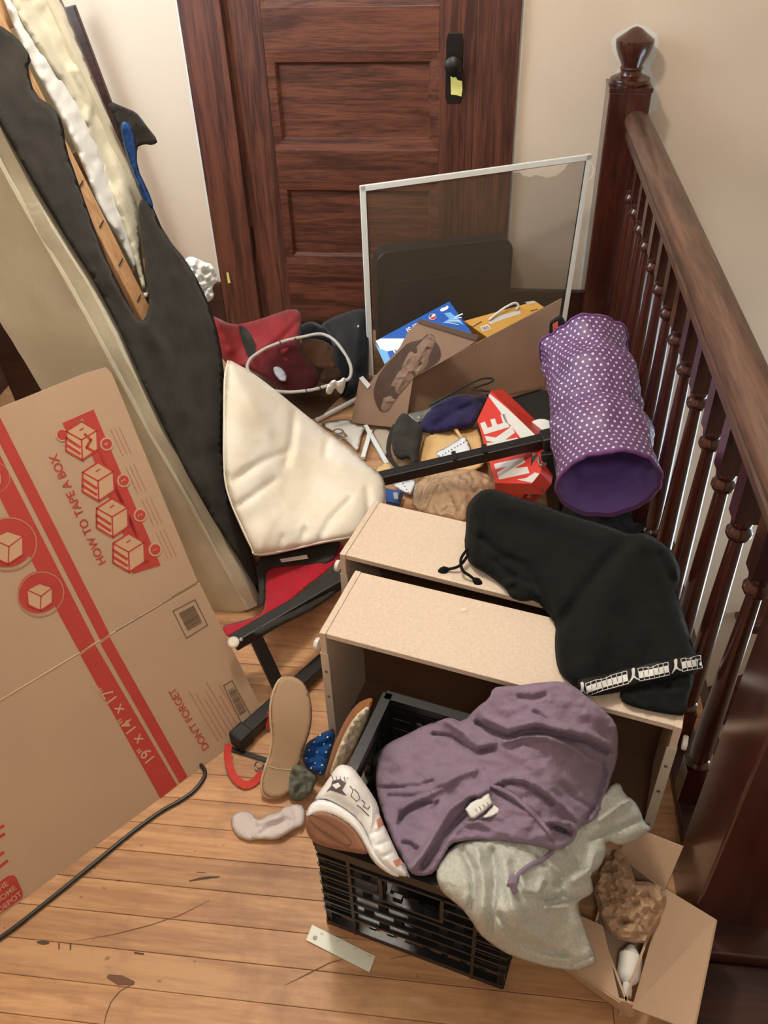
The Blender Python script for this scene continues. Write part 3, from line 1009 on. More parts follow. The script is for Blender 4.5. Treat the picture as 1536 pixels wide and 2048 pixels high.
# ------------------------------------------------------------------ two drawers standing on their fronts
CHIP = mat('chipboard_melamine', (228, 208, 188), .6, .25, 260, .09, 170)
CHIPE = mat('chipboard_edge', (200, 164, 128), .85, .8, 220, .25, 200)
HARD = mat('hardboard_brown', (104, 76, 58), .45, .1, 90, .1, 10)
SLIDE = mat('white_slide_metal', (214, 206, 192), .35, metal=.1)
WHEEL = mat('white_nylon', (228, 226, 220), .35)
SCREW = mat('screw_steel', (150, 146, 138), .3, metal=.9)
def drawer(o, u, n, L_, D, h, label, lean=(0, 0)):
    t = thing('drawer', o, label, 'drawer', None)
    o, u = Vector(o), Vector(u).normalized()
    n = Vector((-u.y, u.x, 0))
    z = Vector((lean[0], lean[1], 1)).normalized()
    th = .013
    MB().obox(o + u * th + z * (h - th) , u * (L_ - 2 * th), n * (D), z * th).build('back_board', CHIP, t, bevel=.001, seg=1)
    for x in (0, L_ - th):
        MB().obox(o + u * x - n * .003, u * th, n * (D + .003), z * (h + .002)).build('side_board', CHIPE if 0 else CHIP, t, bevel=.001, seg=1)
    MB().obox(o + u * th + n * (D - .012), u * (L_ - 2 * th), n * .004, z * (h - th)).build('bottom_board', HARD, t)  # dark brown also stands for the shade inside the drawer
    MB().obox(o + u * th, u * (L_ - 2 * th), n * (D - .012), z * .005).build('front_board', HARD, t)
    for x, s_ in ((0, -1), (L_, 1)):
        b = o + u * x + n * .0 - n * .0045
        r_ = MB().obox(b + z * .012 - u * (0 if s_ < 0 else .016), u * .016, n * .0016, z * (h * .80))
        r_.obox(b + z * .012 - u * (.0016 if s_ < 0 else 0), u * .0016, n * .022, z * (h * .80))
        sl = r_.build('slide', SLIDE, t)
        MB().lathe([(.004, -.004), (.0125, -.004), (.0135, 0), (.0125, .004), (.004, .004)], b + z * (h * .80 + .022) + u * (s_ * .012) + n * .012, u, 18).build('wheel', WHEEL, sl, smooth=True)
        for q in (.12, .45, .68):
            MB().lathe([(.0035, 0), (.0035, .0014), (.001, .002)], b + z * (h * q) + u * (-s_ * .008), -n, 10).build('screw', SCREW, sl)
    return t, o, u, n, z
ux1 = Vector((.970, -.242, 0))
d1, o1, u1_, n1, z1 = drawer((-.291, 1.120, 0), ux1, None, .683, .186, .34, 'chipboard drawer standing on its front, the nearer of the two, behind the crate')
d2, o2, u2_, n2, z2 = drawer((-.287, 1.352, 0), (.965, -.262, 0), None, .672, .195, .34, 'chipboard drawer standing on its front, the farther one beside the pillow')
cap = P(927, 1220, .3405)
MB().lathe([(.0055, 0), (.0055, .001), (.002, .0012)], cap, (0, 0, 1), 16).build('screw_cap', WHEEL, d1)
# ------------------------------------------------------------------ black milk crate
CRATE = mat('black_crate_plastic', (24, 25, 27), .33, .05, 120, spec=.5)
FL, FR = Vector((-.232, .720, 0)), Vector((.087, .638, 0))
cru = (FR - FL).normalized()
crn = Vector((-cru.y, cru.x, 0))
CL, CD, CH = .330, .322, .280
crate = thing('milk_crate', FL + cru * CL / 2 + crn * CD / 2, 'black slatted plastic milk crate full of clothes at the front', 'crate')
def crate_wall(name, o, u, n, L_, handle=True):
    mb = MB()
    T = .011
    def bx(s0, s1, z0, z1, d0=0.0, d1=T):
        mb.obox(o + u * s0 + n * d0 + Vector((0, 0, z0)), u * (s1 - s0), n * (d1 - d0), Vector((0, 0, z1 - z0)))
    bx(0, L_, .262, CH, -.006, T + .002)                # rim
    bx(0, L_, .251, .256, -.003, T)
    bx(0, L_, 0, .014, -.002, T)                        # foot rail
    bx(0, .010, 0, .262); bx(L_ - .010, L_, 0, .262)
    q0, q1 = L_ * .17, L_ * .83
    for s in (q0, q1):
        bx(s - .003, s + .003, .0, .262, -.003, T)
    rows = [.058, .088, .118, .148, .178, .208, .236]
    for k, z in enumerate(rows):                        # louvres
        bx(.0, q0, z - .003, z + .003, -.003, T)
        bx(q1, L_, z - .003, z + .003, -.003, T)
        bx(.0, q0, z + .011, z + .014, 0, T * .6)
        bx(q1, L_, z + .011, z + .014, 0, T * .6)
        if handle and z > .17 and z < .23:
            bx(q0, L_ * .33, z - .003, z + .003, -.003, T)
            bx(L_ * .67, q1, z - .003, z + .003, -.003, T)
        else:
            bx(q0, q1, z - .003, z + .003, -.003, T)
        if k < 6:
            n_ = 4
            for i in range(n_ + 1):
                s = q0 + (q1 - q0) * (i + (.5 if k % 2 else 0)) / n_
                if q0 < s < q1 and not (handle and .16 < z < .22 and L_ * .34 < s < L_ * .66):
                    bx(s - .0075, s + .0075, z, rows[k + 1], .003, T)
    if handle:
        bx(L_ * .33, L_ * .35, .168, .236, -.004, T); bx(L_ * .65, L_ * .67, .168, .236, -.004, T)
        bx(L_ * .33, L_ * .67, .163, .170, -.004, T)
    return mb.build(name, CRATE, crate)
crate_wall('front_wall', FL, cru, crn, CL)
crate_wall('back_wall', FL + crn * CD + cru * CL, -cru, -crn, CL)
crate_wall('left_wall', FL + crn * CD, -crn, cru, CD)
crate_wall('right_wall', FR, crn, -cru, CD)
mb = MB()
for k in range(9):
    mb.obox(FL + crn * .011 + cru * (.011 + .034 * k) + Vector((0, 0, .012)), cru * .012, crn * (CD - .022), (0, 0, .006))
for k in range(5):
    mb.obox(FL + cru * .011 + crn * (.03 + .06 * k) + Vector((0, 0, .011)), cru * (CL - .022), crn * .012, (0, 0, .005))
mb.build('grid_bottom', CRATE, crate)
# ------------------------------------------------------------------ clothes in the crate
PURP = fabric('mauve_jersey', (142, 122, 143), .45, 500, .08, 30)
GREYM = fabric('heather_grey_jersey', (200, 202, 192), .5, 500, .16, 180)
LABEL = mat('white_label', (232, 232, 228), .6)
def cz(pts, z):                             # zoomed-in reading of the photo -> frame
    return [(740 + x * .3841, 1340 + y * .3841) for x, y in pts]
sh = thing('mauve_hoodie', P(1000, 1560, .26), 'mauve hooded top with drawstring heaped on the black crate', 'hoodie')
out = [(986, 1375), (1010, 1372), (1040, 1371), (1062, 1367), (1090, 1364), (1120, 1362), (1147, 1371), (1170, 1390), (1205, 1417), (1231, 1444), (1237, 1474), (1235, 1524), (1222, 1555), (1216, 1586), (1201, 1632), (1182, 1647), (1158, 1651), (1150, 1680), (1128, 1697), (1109, 1701), (1059, 1689), (1009, 1684), (955, 1680), (924, 1682), (901, 1688), (888, 1712), (870, 1747), (840, 1753), (817, 1745), (798, 1709), (782, 1674), (762, 1620), (752, 1580), (752, 1540), (757, 1505), (775, 1486), (817, 1467), (847, 1451), (894, 1432), (905, 1432), (926, 1445), (955, 1413), (978, 1398)]
fz = lambda *p: [(740 + x * .3841, 1340 + y * .3841) for x, y in p]
blob('body', out, [(986, 1378, .37), (1120, 1364, .40), (1231, 1444, .36), (1235, 1524, .25), (1201, 1632, .24), (1128, 1697, .285), (1000, 1684, .30), (900, 1690, .30), (840, 1753, .285), (790, 1690, .26), (752, 1560, .20), (775, 1486, .22), (900, 1433, .26), (1000, 1500, .33), (1100, 1460, .38), (1080, 1570, .345), (900, 1560, .29), (840, 1640, .26), (980, 1620, .30)], PURP, sh, thick=.022, back=.012, rim=13, wr=.011, wrs=42, step=4.6, fk=1.7, fw=.78, seed=21, stretch=(1, 1.4), folds=[
    (fz((560, 275), (640, 325), (720, 352), (790, 325), (860, 318), (950, 330), (1050, 352), (1130, 370), (1230, 425)), 6, -.024),
    (fz((600, 250), (720, 300), (860, 270), (1000, 300), (1130, 335), (1250, 390)), 11, .018),
    (fz((700, 375), (800, 350), (920, 350), (1050, 400), (1130, 460), (1200, 500)), 7, .012),
    (fz((330, 335), (420, 345), (500, 400), (560, 432), (640, 410)), 5, -.016),
    (fz((400, 265), (470, 310), (560, 390), (640, 380)), 10, .014),
    (fz((45, 612), (150, 612), (260, 600), (330, 575)), 4, -.009),
    (fz((100, 655), (200, 660), (300, 640), (380, 600)), 5, -.010),
    (fz((160, 720), (260, 665), (360, 610), (470, 540), (540, 520)), 10, .014),
    (fz((150, 800), (170, 750), (240, 700), (320, 690)), 5, -.014),
    (fz((350, 690), (330, 720)), 5, -.012),
    (fz((210, 1040), (280, 950), (340, 850), (420, 720), (500, 660), (570, 640)), 8, .017),
    (fz((280, 1020), (350, 930), (400, 860), (450, 800), (500, 740), (550, 680)), 9, -.020),
    (fz((400, 880), (480, 800), (560, 790), (700, 850)), 8, .008),
    (fz((560, 660), (640, 600), (700, 565), (780, 565), (860, 590), (940, 650), (1020, 720), (1080, 780)), 6, .010),
    (fz((640, 615), (720, 580), (800, 590), (880, 640), (950, 700)), 5, -.012),
    (fz((620, 600), (720, 670), (800, 720)), 5, -.008),
    (fz((1000, 600), (1090, 680), (1180, 740)), 8, -.008),
    (fz((1240, 560), (1210, 640), (1170, 740)), 6, .012),
    (fz((1215, 480), (1225, 560), (1180, 700), (1130, 770)), 5, -.014),
    (fz((780, 140), (850, 150), (910, 130)), 7, -.009),
    (fz((860, 220), (930, 270), (1010, 300)), 6, -.008),
    (fz((170, 900), (210, 905), (240, 930)), 5, -.012),
    (fz((940, 810), (990, 830), (1040, 850)), 5, -.022),
    (fz((920, 790), (980, 790), (1050, 800), (1080, 850), (1060, 910)), 5, .012)])
S = o_surf['body']
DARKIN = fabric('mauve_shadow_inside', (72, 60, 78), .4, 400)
patch('hem_opening_shade', S, fz((945, 815), (985, 815), (1025, 832), (1042, 856), (1010, 850), (970, 838)), DARKIN, sh, 4)  # dark patch paints the shade inside the hem
lb = blob('care_label', fz((495, 725), (525, 690), (560, 672), (622, 638), (634, 680), (645, 690), (590, 740), (545, 775), (520, 770)), [(950, 1605, .335), (990, 1590, .335), (940, 1630, .33)], LABEL, sh, thick=.006, back=.002, rim=5, step=3.5, sm=0)
lb2 = blob('care_label', fz((565, 775), (600, 750), (640, 700), (665, 690), (680, 720), (675, 740), (630, 765)), [(990, 1605, .325), (1000, 1620, .325), (960, 1637, .325)], LABEL, sh, thick=.002, back=.001, rim=5, step=3.5, sm=0)
lsf = o_surf[lb.name]
for k in range(4):
    a = np.array(fz((548 + k * 20, 722 - k * 11), (560 + k * 20, 740 - k * 11)))
    MB().tube(lsf(a, .0008), .0005, 4).build('label_print', INK, sh)

gs = thing('grey_shirt', P(1030, 1780, .24), 'heather grey cotton shirt spilling over the crate corner onto the carton', 'shirt')
gout = [(905, 1690), (930, 1680), (955, 1675), (1010, 1670), (1060, 1675), (1110, 1680), (1150, 1655), (1190, 1610), (1215, 1575), (1238, 1562), (1250, 1590), (1268, 1600), (1281, 1622), (1288, 1645), (1304, 1656), (1292, 1666), (1268, 1684), (1238, 1692), (1212, 1680), (1213, 1705), (1200, 1735), (1180, 1748), (1186, 1770), (1186, 1787), (1160, 1800), (1155, 1812), (1168, 1850), (1186, 1900), (1194, 1926), (1172, 1936), (1150, 1942), (1100, 1936), (1060, 1925), (1020, 1911), (985, 1890), (958, 1868), (942, 1840), (922, 1815), (890, 1790), (878, 1775), (871, 1748), (878, 1722)]
blob('body', gout, [(905, 1692, .285), (1000, 1680, .285), (1110, 1690, .265), (1238, 1570, .24), (1300, 1656, .17), (1240, 1690, .19), (1200, 1735, .20), (1160, 1800, .19), (1194, 1926, .10), (1100, 1936, .105), (1000, 1900, .17), (940, 1838, .262), (875, 1750, .298), (960, 1770, .306), (1060, 1780, .285), (1100, 1850, .20), (1016, 1835, .295), (1005, 1862, .285)], GREYM, gs, thick=.024, back=.010, rim=18, wr=.010, wrs=50, step=4.8, fk=1.5, fw=.75, seed=33, folds=[
    ([(925, 1700), (945, 1740), (948, 1790), (938, 1820)], 10, -.014), ([(985, 1700), (990, 1760), (985, 1830), (975, 1880)], 9, -.013), ([(955, 1700), (968, 1770), (962, 1840)], 12, .012),
    ([(1010, 1720), (1020, 1790), (1040, 1850), (1090, 1880)], 14, .014), ([(1110, 1770), (1130, 1790), (1090, 1800)], 6, -.012), ([(1060, 1700), (1110, 1750), (1120, 1770)], 8, -.010), ([(1000, 1830), (1030, 1880), (1080, 1900), (1130, 1910)], 8, -.012),
    ([(1100, 1810), (1140, 1800), (1170, 1790)], 6, -.010), ([(1090, 1815), (1130, 1815)], 5, .012), ([(1040, 1750), (1050, 1780), (1075, 1785), (1085, 1760)], 8, .010), ([(1200, 1640), (1240, 1610), (1260, 1600)], 8, .012), ([(1180, 1680), (1230, 1660), (1280, 1640)], 7, -.010),
    ([(1190, 1700), (1180, 1740), (1150, 1760)], 8, .010), ([(1130, 1690), (1150, 1730), (1120, 1760)], 9, -.010), ([(1140, 1930), (1165, 1918), (1188, 1908)], 4, -.007), ([(1020, 1900), (1080, 1922), (1140, 1930)], 5, -.006)])

G_ = o_surf['body.001']
pa = S(np.array(fz((630, 600), (700, 630), (760, 665), (820, 720), (880, 780), (935, 850))), .005)
pb_ = G_(np.array(fz((960, 925), (900, 985), (840, 1012), (790, 1050), (755, 1090), (745, 1120))), .006)
MB().tube(spline(list(map(Vector, pa)) + list(map(Vector, pb_)), 5), .0038, 7).build('drawstring', PURP, sh, smooth=True)
MB().tube(G_(np.array(fz((742, 1090), (737, 1122), (755, 1160))), .008), [.0062, .0078, .005], 8).build('drawstring_knot', PURP, sh, smooth=True)

# ------------------------------------------------------------------ black sweatpants over the drawers
BLK = fabric('black_fleece', (21, 22, 22), .4, 450, .2, 40, sheen=.04)
sp = thing('black_sweatpants', P(1180, 1190, .36), 'black fleece sweatpants with white logo tape and drawstring draped over two drawers', 'trousers')
pout = [(932, 1059), (933, 1016), (945, 995), (965, 979), (990, 978), (1016, 988), (1046, 998), (1087, 1008), (1117, 1022), (1173, 1039), (1224, 1054), (1262, 1070), (1285, 1064), (1315, 1077), (1346, 1102), (1351, 1117), (1361, 1138), (1359, 1163), (1353, 1183), (1371, 1244), (1390, 1305), (1403, 1336), (1392, 1345), (1374, 1352), (1320, 1365), (1240, 1385), (1178, 1394), (1163, 1388), (1153, 1381), (1140, 1366), (1122, 1351), (1112, 1326), (1109, 1285), (1112, 1249), (1097, 1229), (1072, 1199), (1046, 1204), (1021, 1196), (1013, 1178), (975, 1148), (945, 1133), (934, 1117), (928, 1087)]
blob('leg', pout, [(933, 1040, .37), (975, 980, .39), (1100, 1012, .37), (1250, 1065, .37), (1345, 1105, .37), (1360, 1160, .345), (1395, 1325, .345), (1240, 1380, .350), (1150, 1375, .35), (1110, 1290, .352), (1090, 1225, .352), (1020, 1190, .348), (940, 1120, .352), (1050, 1100, .365), (1200, 1180, .375), (1250, 1280, .365)], BLK, sp, thick=.034, back=.004, rim=26, wr=.009, wrs=70, fk=1.5, step=6, seed=41, folds=[
    ([(960, 1075), (1000, 1110), (1050, 1130), (1090, 1190), (1110, 1240)], 8, -.012), ([(990, 1120), (1020, 1150), (1055, 1165)], 6, -.012), ([(1010, 1170), (1040, 1158), (1070, 1190)], 6, .010),
    ([(1260, 1075), (1210, 1130), (1160, 1190), (1120, 1250)], 14, -.014), ([(1290, 1070), (1240, 1140), (1200, 1220), (1180, 1320)], 30, .014), ([(1320, 1110), (1345, 1160)], 7, -.010), ([(940, 1000), (960, 1040), (950, 1100)], 8, .008), ([(1250, 1200), (1300, 1270), (1330, 1330)], 20, .006), ([(1000, 1010), (1100, 1040), (1200, 1080)], 16, .008)])
LS = o_surf['leg']
blob('under_leg', [(1242, 1375), (1280, 1362), (1330, 1350), (1385, 1340), (1388, 1362), (1376, 1395), (1373, 1432), (1341, 1430), (1300, 1422), (1258, 1412), (1240, 1400)], [(1250, 1390, .348), (1370, 1430, .347), (1385, 1345, .347), (1300, 1380, .350)], BLK, sp, thick=.014, back=.003, rim=14, wr=.005, wrs=25, step=6, folds=[([(1260, 1385), (1310, 1378), (1370, 1372)], 6, -.008)])
for pth in ([(946, 1085), (936, 1110), (918, 1132), (893, 1139)], [(935, 1098), (922, 1118), (925, 1140), (940, 1152), (950, 1160)]):
    pts = [P(x, y, .375 - .030 * i / (len(pth) - 1)) for i, (x, y) in enumerate(pth)]
    MB().tube(spline(pts, 5), .0032, 7).build('drawstring', BLK, sp, smooth=True)
    e, e0 = pts[-1], pts[-2]
    d = (e - e0).normalized()
    MB().tube([e - d * .004, e + d * .004, e + d * .012, e + d * .018], [.004, .0085, .0075, .004], 8).build('knot', BLK, sp, smooth=True)
TAPEW = mat('white_tape_print', (226, 226, 224), .6)
TAPEB = mat('black_tape_print', (14, 14, 15), .7)
# logo tape: runs of lettering in white blocks with leaping-cat marks between them
def tape_pt(u, v):                          # u along the tape, v across (0 top .. 1 bottom)
    xs = [1156, 1170, 1200, 1240, 1262, 1300, 1340, 1368, 1402]
    top = [1364, 1366, 1355, 1344, 1338, 1331, 1322, 1315, 1309]
    x = xs[0] + (xs[-1] - xs[0]) * u
    t = np.interp(x, xs, top)
    return (x + v * 4, t + v * 27)
def tquad(u0, u1, v0, v1):
    n = 4
    return [tape_pt(u0 + (u1 - u0) * i / n, v0) for i in range(n + 1)] + [tape_pt(u1 - (u1 - u0) * i / n, v1) for i in range(n + 1)]
patch('logo_tape', LS, tquad(.0, 1, -.12, 1.1), TAPEB, sp, 5, lift=.0012)
for a, b in ((.06, .395), (.485, .73), (.835, .995)):
    patch('tape_lettering', LS, tquad(a, b, .28, .78), TAPEW, sp, 5, lift=.0022)
    mb = MB()
    k = int(round((b - a) / .041))
    for i in range(k + 1):
        u = a + (b - a) * i / k
        pts = [tape_pt(u + .006 * math.sin(i * 2.3), v) for v in (.06, .5, .96)]
        if i % 2 == 0 or True:
            for v0, v1 in ((.06, .28), (.78, .98)):
                mb.tube(LS(np.array([tape_pt(u, v0), tape_pt(u, v1)]), .0022), .0007, 4)
    for v in (.06, .98):
        mb.tube(LS(np.array([tape_pt(a + (b - a) * i / 8, v + (.10 if v < .5 and i in (3, 4) else 0)) for i in range(9)]), .0022), .0007, 4)
    mb.build('tape_lettering', TAPEW, sp)
    mb = MB()
    for i in range(1, k):
        u = a + (b - a) * i / k
        mb.tube(LS(np.array([tape_pt(u, .36 if i % 2 else .28), tape_pt(u, .78 if i % 2 else .62)]), .0028), .0006, 4)
    o = mb.build('tape_lettering', TAPEB, sp)
for u in (.025, .44, .785):
    c = lambda a, b: tape_pt(u + a, b)
    cat = [c(-.006, .02), c(.012, -.08), c(.022, .02), c(.018, .30), c(.012, .50), c(.022, .68), c(.046, .84), c(.048, .92), c(.026, .84), c(.006, .66), c(-.012, .78), c(-.034, .96), c(-.040, .90), c(-.016, .62), c(-.006, .38)]
    patch('leaping_cat_mark', LS, cat, TAPEW, sp, 4, lift=.0024)

# ------------------------------------------------------------------ sneaker on the crate
LEATHER = mat('white_leather', (244, 243, 243), .45, .12, 160, .04, 12)
GUM = mat('gum_rubber', (150, 104, 80), .55, .2, 120, .12, 20)
GUMD = mat('gum_tread', (120, 82, 62), .6)
DOOD = mat('doodle_ink', (92, 80, 84), .6)
PINK = mat('coral_patch', (206, 140, 120), .6)
sn = thing('sneaker', P(700, 1650, .28), 'white low leather sneaker with gum sole and ink drawings on the crate corner', 'shoe')
up = [(690, 1529), (706, 1535), (722, 1556), (742, 1585), (756, 1608), (761, 1636), (774, 1662), (790, 1698), (806, 1730), (818, 1749), (812, 1754), (795, 1750), (770, 1735), (745, 1708), (738, 1680), (715, 1640), (680, 1612), (645, 1598), (624, 1606), (636, 1588), (654, 1562), (668, 1540), (678, 1530)]
blob('upper', up, [(690, 1530, .385), (640, 1592, .345), (818, 1750, .29), (745, 1705, .315), (758, 1610, .335), (700, 1590, .365)], LEATHER, sn, thick=.024, back=.03, rim=26, wr=.002, wrs=30, step=4.5, seed=2, folds=[([(742, 1668), (765, 1658)], 3, -.006), ([(755, 1690), (780, 1680)], 3, -.006), ([(768, 1712), (790, 1702)], 3, -.006), ([(757, 1612), (752, 1640), (745, 1660)], 3, -.005)])
mid = [(611, 1640), (614, 1622), (622, 1606), (640, 1598), (668, 1604), (700, 1622), (725, 1650), (742, 1688), (756, 1712), (778, 1735), (806, 1753), (790, 1754), (765, 1740), (745, 1722), (733, 1700), (715, 1668), (690, 1645), (660, 1630), (635, 1628)]
blob('midsole', mid, [(611, 1640, .335), (640, 1598, .355), (700, 1622, .35), (742, 1688, .325), (806, 1753, .291)], LEATHER, sn, thick=.014, back=.02, rim=9, step=4, seed=3)
outs = [(609, 1643), (614, 1630), (628, 1622), (650, 1620), (680, 1632), (708, 1652), (726, 1680), (737, 1702), (733, 1710), (700, 1704), (660, 1697), (628, 1686), (614, 1668)]
blob('outsole', outs, [(611, 1640, .335), (640, 1622, .348), (730, 1695, .318), (650, 1690, .308)], GUM, sn, thick=.012, back=.016, rim=10, step=4, seed=4)
OS = o_surf['outsole']
mb = MB()
ov = [(660 + 40 * math.cos(a) * 1.0 + 14 * math.sin(a), 1660 + 22 * math.sin(a) + 20 * math.cos(a)) for a in [i * math.pi / 16 for i in range(33)]]
ov = [(min(x, 712), y) for x, y in ov]
mb.tube(OS(np.array(ov), .0002), .0010, 4)
for k in range(8):
    pz = [(632 + k * 7 + i * 3.2, 1650 + k * 4.2 + (4 if i % 2 else 0) + i * 3.0) for i in range(7)]
    mb.tube(OS(np.array(pz), .0002), .0008, 4)
tr = mb.build('tread', GUMD, sn)
US_ = o_surf['upper']
def doodle(pl, m=DOOD, r=.0007):
    MB().tube(US_(np.array(pl, float), .0006), r, 4).build('drawing', m, sn)
patch('drawing', US_, [(664, 1562), (680, 1558), (692, 1566), (684, 1580), (694, 1592), (660, 1580), (652, 1584), (662, 1572)], DOOD, sn, 3)
patch('drawing', US_, [(664, 1570), (676, 1565), (682, 1572), (672, 1578)], LEATHER, sn, 3, lift=.002)
for k in range(4):
    doodle([(664 + k * 8, 1552 + k * .6), (667 + k * 8, 1562 + k)])
doodle([(660, 1551), (696, 1556)])
doodle([(700, 1572), (706, 1580), (702, 1592), (712, 1602), (720, 1598), (716, 1586), (708, 1578)])
doodle([(724, 1600), (730, 1606), (726, 1612), (736, 1618), (740, 1612)])
doodle([(714, 1610), (722, 1616), (730, 1624), (738, 1632)])
soft_line('collar_seam', US_, [(700, 1540), (722, 1572), (740, 1602), (744, 1630), (742, 1652)], .0012, LEATHER, sn)
patch('tongue_patch', US_, [(762, 1634), (768, 1650), (756, 1656), (752, 1640)], PINK, sn, 4)
patch('toe_patch', US_, [(786, 1722), (800, 1716), (806, 1726), (793, 1734)], PINK, sn, 4)

# ------------------------------------------------------------------ slipper sole standing up, grey cloth, blue scarf
SOLE = mat('beige_sole', (180, 152, 122), .7, .15, 200, .06, 12)
SOLEW = mat('cream_sole_edge', (206, 186, 156), .8, .4, 200)
es = thing('canvas_slipper', P(552, 1596, 0), 'flat slipper standing on its heel with beige sole towards the room', 'slipper')
so = [(568, 1352), (590, 1353), (608, 1366), (620, 1390), (625, 1425), (621, 1462), (610, 1492), (601, 1520), (596, 1548), (588, 1574), (574, 1591), (556, 1597), (537, 1596), (526, 1586), (523, 1568), (529, 1543), (540, 1512), (546, 1480), (543, 1450), (541, 1418), (546, 1388), (556, 1363)]
cs = [(568, 1352, .205), (552, 1597, .014), (622, 1430, .145), (542, 1430, .150), (525, 1575, .03), (592, 1560, .03)]
edge_ = [(x + (-4 if x < 575 else 0), y + (2 if y > 1560 else 0)) for x, y in so]
blob('sole_edge', edge_, [(a, b, c - .004) for a, b, c in cs], SOLEW, es, thick=.004, back=.02, rim=6, step=5)
blob('sole', so, cs, SOLE, es, thick=.006, back=.004, rim=5, step=5)
ES = o_surf['sole']
soft_line('sole_groove', ES, [(532, 1532), (560, 1538), (596, 1540)], .0007, SOLEW, es, lift=.0003)
GRC = fabric('grey_green_cloth', (112, 116, 104), .5, 300, .25, 60)
gcl = blob('grey_cloth', [(581, 1534), (590, 1528), (602, 1530), (616, 1540), (633, 1553), (631, 1568), (622, 1588), (606, 1600), (590, 1603), (578, 1596), (575, 1570)], [(580, 1540, .05), (632, 1556, .04), (590, 1602, .006)], GRC, None, thick=.022, back=.012, rim=14, wr=.012, wrs=14, step=4, seed=51, folds=[([(590, 1550), (600, 1570), (592, 1590)], 5, -.01), ([(612, 1548), (616, 1575)], 4, -.01)])
tag(gcl, 'crumpled grey green cloth beside the heel of the upright beige slipper', 'cloth')
BLUEF = fabric('blue_cotton', (22, 78, 150), .4, 350, .15, 30)
sc = thing('blue_scarf', P(636, 1520, 0), 'crumpled blue scarf with white dots behind the upright beige slipper', 'scarf')
blob('cloth', [(614, 1485), (630, 1475), (648, 1463), (664, 1459), (672, 1468), (667, 1487), (660, 1508), (655, 1530), (647, 1553), (632, 1549), (612, 1536), (604, 1518), (608, 1500)], [(645, 1465, .05), (670, 1470, .05), (605, 1520, .03), (647, 1552, .02)], BLUEF, sc, thick=.025, back=.018, rim=16, wr=.012, wrs=18, step=4, seed=61, folds=[([(620, 1495), (640, 1492), (660, 1480)], 4, -.010), ([(612, 1515), (640, 1512), (655, 1515)], 4, -.010)])
WS = o_surf['cloth']
for x, y in ((640, 1470), (655, 1474), (628, 1484), (648, 1488), (618, 1500), (634, 1504), (652, 1504), (612, 1516), (630, 1526), (644, 1530), (622, 1536), (640, 1545), (660, 1490)):
    patch('dot', WS, [(x - 2.0, y + 1.6), (x - .6, y - 2.0), (x + 2.2, y - 1.6), (x + 1.0, y + 2.2)], LABEL, sc, 3)
SOCKM = fabric('white_sock_knit', (222, 212, 212), .4, 320, .08, 20)
sk = thing('white_sock', P(540, 1650, 0), 'white ankle sock lying on the bare boards', 'sock')
blob('sock', [(461, 1647), (465, 1629), (481, 1621), (502, 1624), (512, 1639), (527, 1636), (534, 1627), (558, 1625), (565, 1614), (590, 1607), (610, 1612), (612, 1643), (604, 1653), (590, 1657), (569, 1671), (551, 1680), (516, 1678), (495, 1682), (470, 1670)], [(465, 1640, .006), (500, 1680, .006), (610, 1620, .012), (560, 1640, .016)], SOCKM, sk, thick=.014, back=.006, rim=14, wr=.005, wrs=26, step=4, seed=71, folds=[([(520, 1668), (545, 1650), (575, 1640)], 5, -.010), ([(515, 1645), (540, 1640), (560, 1630)], 6, .008), ([(570, 1625), (580, 1645)], 4, -.006), ([(590, 1615), (594, 1650)], 4, -.004), ([(505, 1640), (512, 1655)], 5, -.005)])
# coral strap with a ring
CORAL = fabric('coral_webbing', (206, 74, 66), .4, 300, .1, 40)
cst = thing('coral_strap', P(490, 1560, 0), 'coral red webbing strap with a metal ring by the black bar', 'strap')
def ribbon(name, pts, w, m, parent, up=(0, 0, 1), th=.002):
    pts = spline(pts, 5)
    mb = MB()
    for i in range(len(pts)):
        t = (pts[min(i + 1, len(pts) - 1)] - pts[max(i - 1, 0)]).normalized()
        s_ = t.cross(Vector(up)).normalized() * w / 2
        n_ = s_.cross(t).normalized() * th / 2
        mb.v += [pts[i] - s_ - n_, pts[i] + s_ - n_, pts[i] + s_ + n_, pts[i] - s_ + n_]
    for i in range(len(pts) - 1):
        for k in range(4):
            l = (k + 1) % 4
            mb.f.append((i * 4 + k, i * 4 + l, i * 4 + 4 + l, i * 4 + 4 + k))
    mb.f += [(3, 2, 1, 0), tuple(len(mb.v) - 4 + k for k in range(4))]
    return mb.build(name, m, parent, smooth=True)
ribbon('webbing', [P(457, 1488, .035), P(455, 1510, .02), P(459, 1532, .012), P(470, 1556, .009), P(492, 1570, .008), P(512, 1560, .009), P(524, 1544, .010)], .016, CORAL, cst, up=(.5, -.3, 1))
MB().tube([P(518, 1531, .012) + Vector((math.cos(a) * .009, math.sin(a) * .006, math.sin(a) * .006)) for a in [i * math.pi / 9 for i in range(18)]], .002, 7, closed=True).build('metal_ring', SCREW, cst, smooth=True)
tag(ribbon('coral_loop', [P(540, 1424, .05), P(537, 1440, .03), P(538, 1456, .012)], .014, CORAL, None, up=(.6, -.6, 1)), 'short coral tab peeking out behind the upright slipper sole', 'strap')
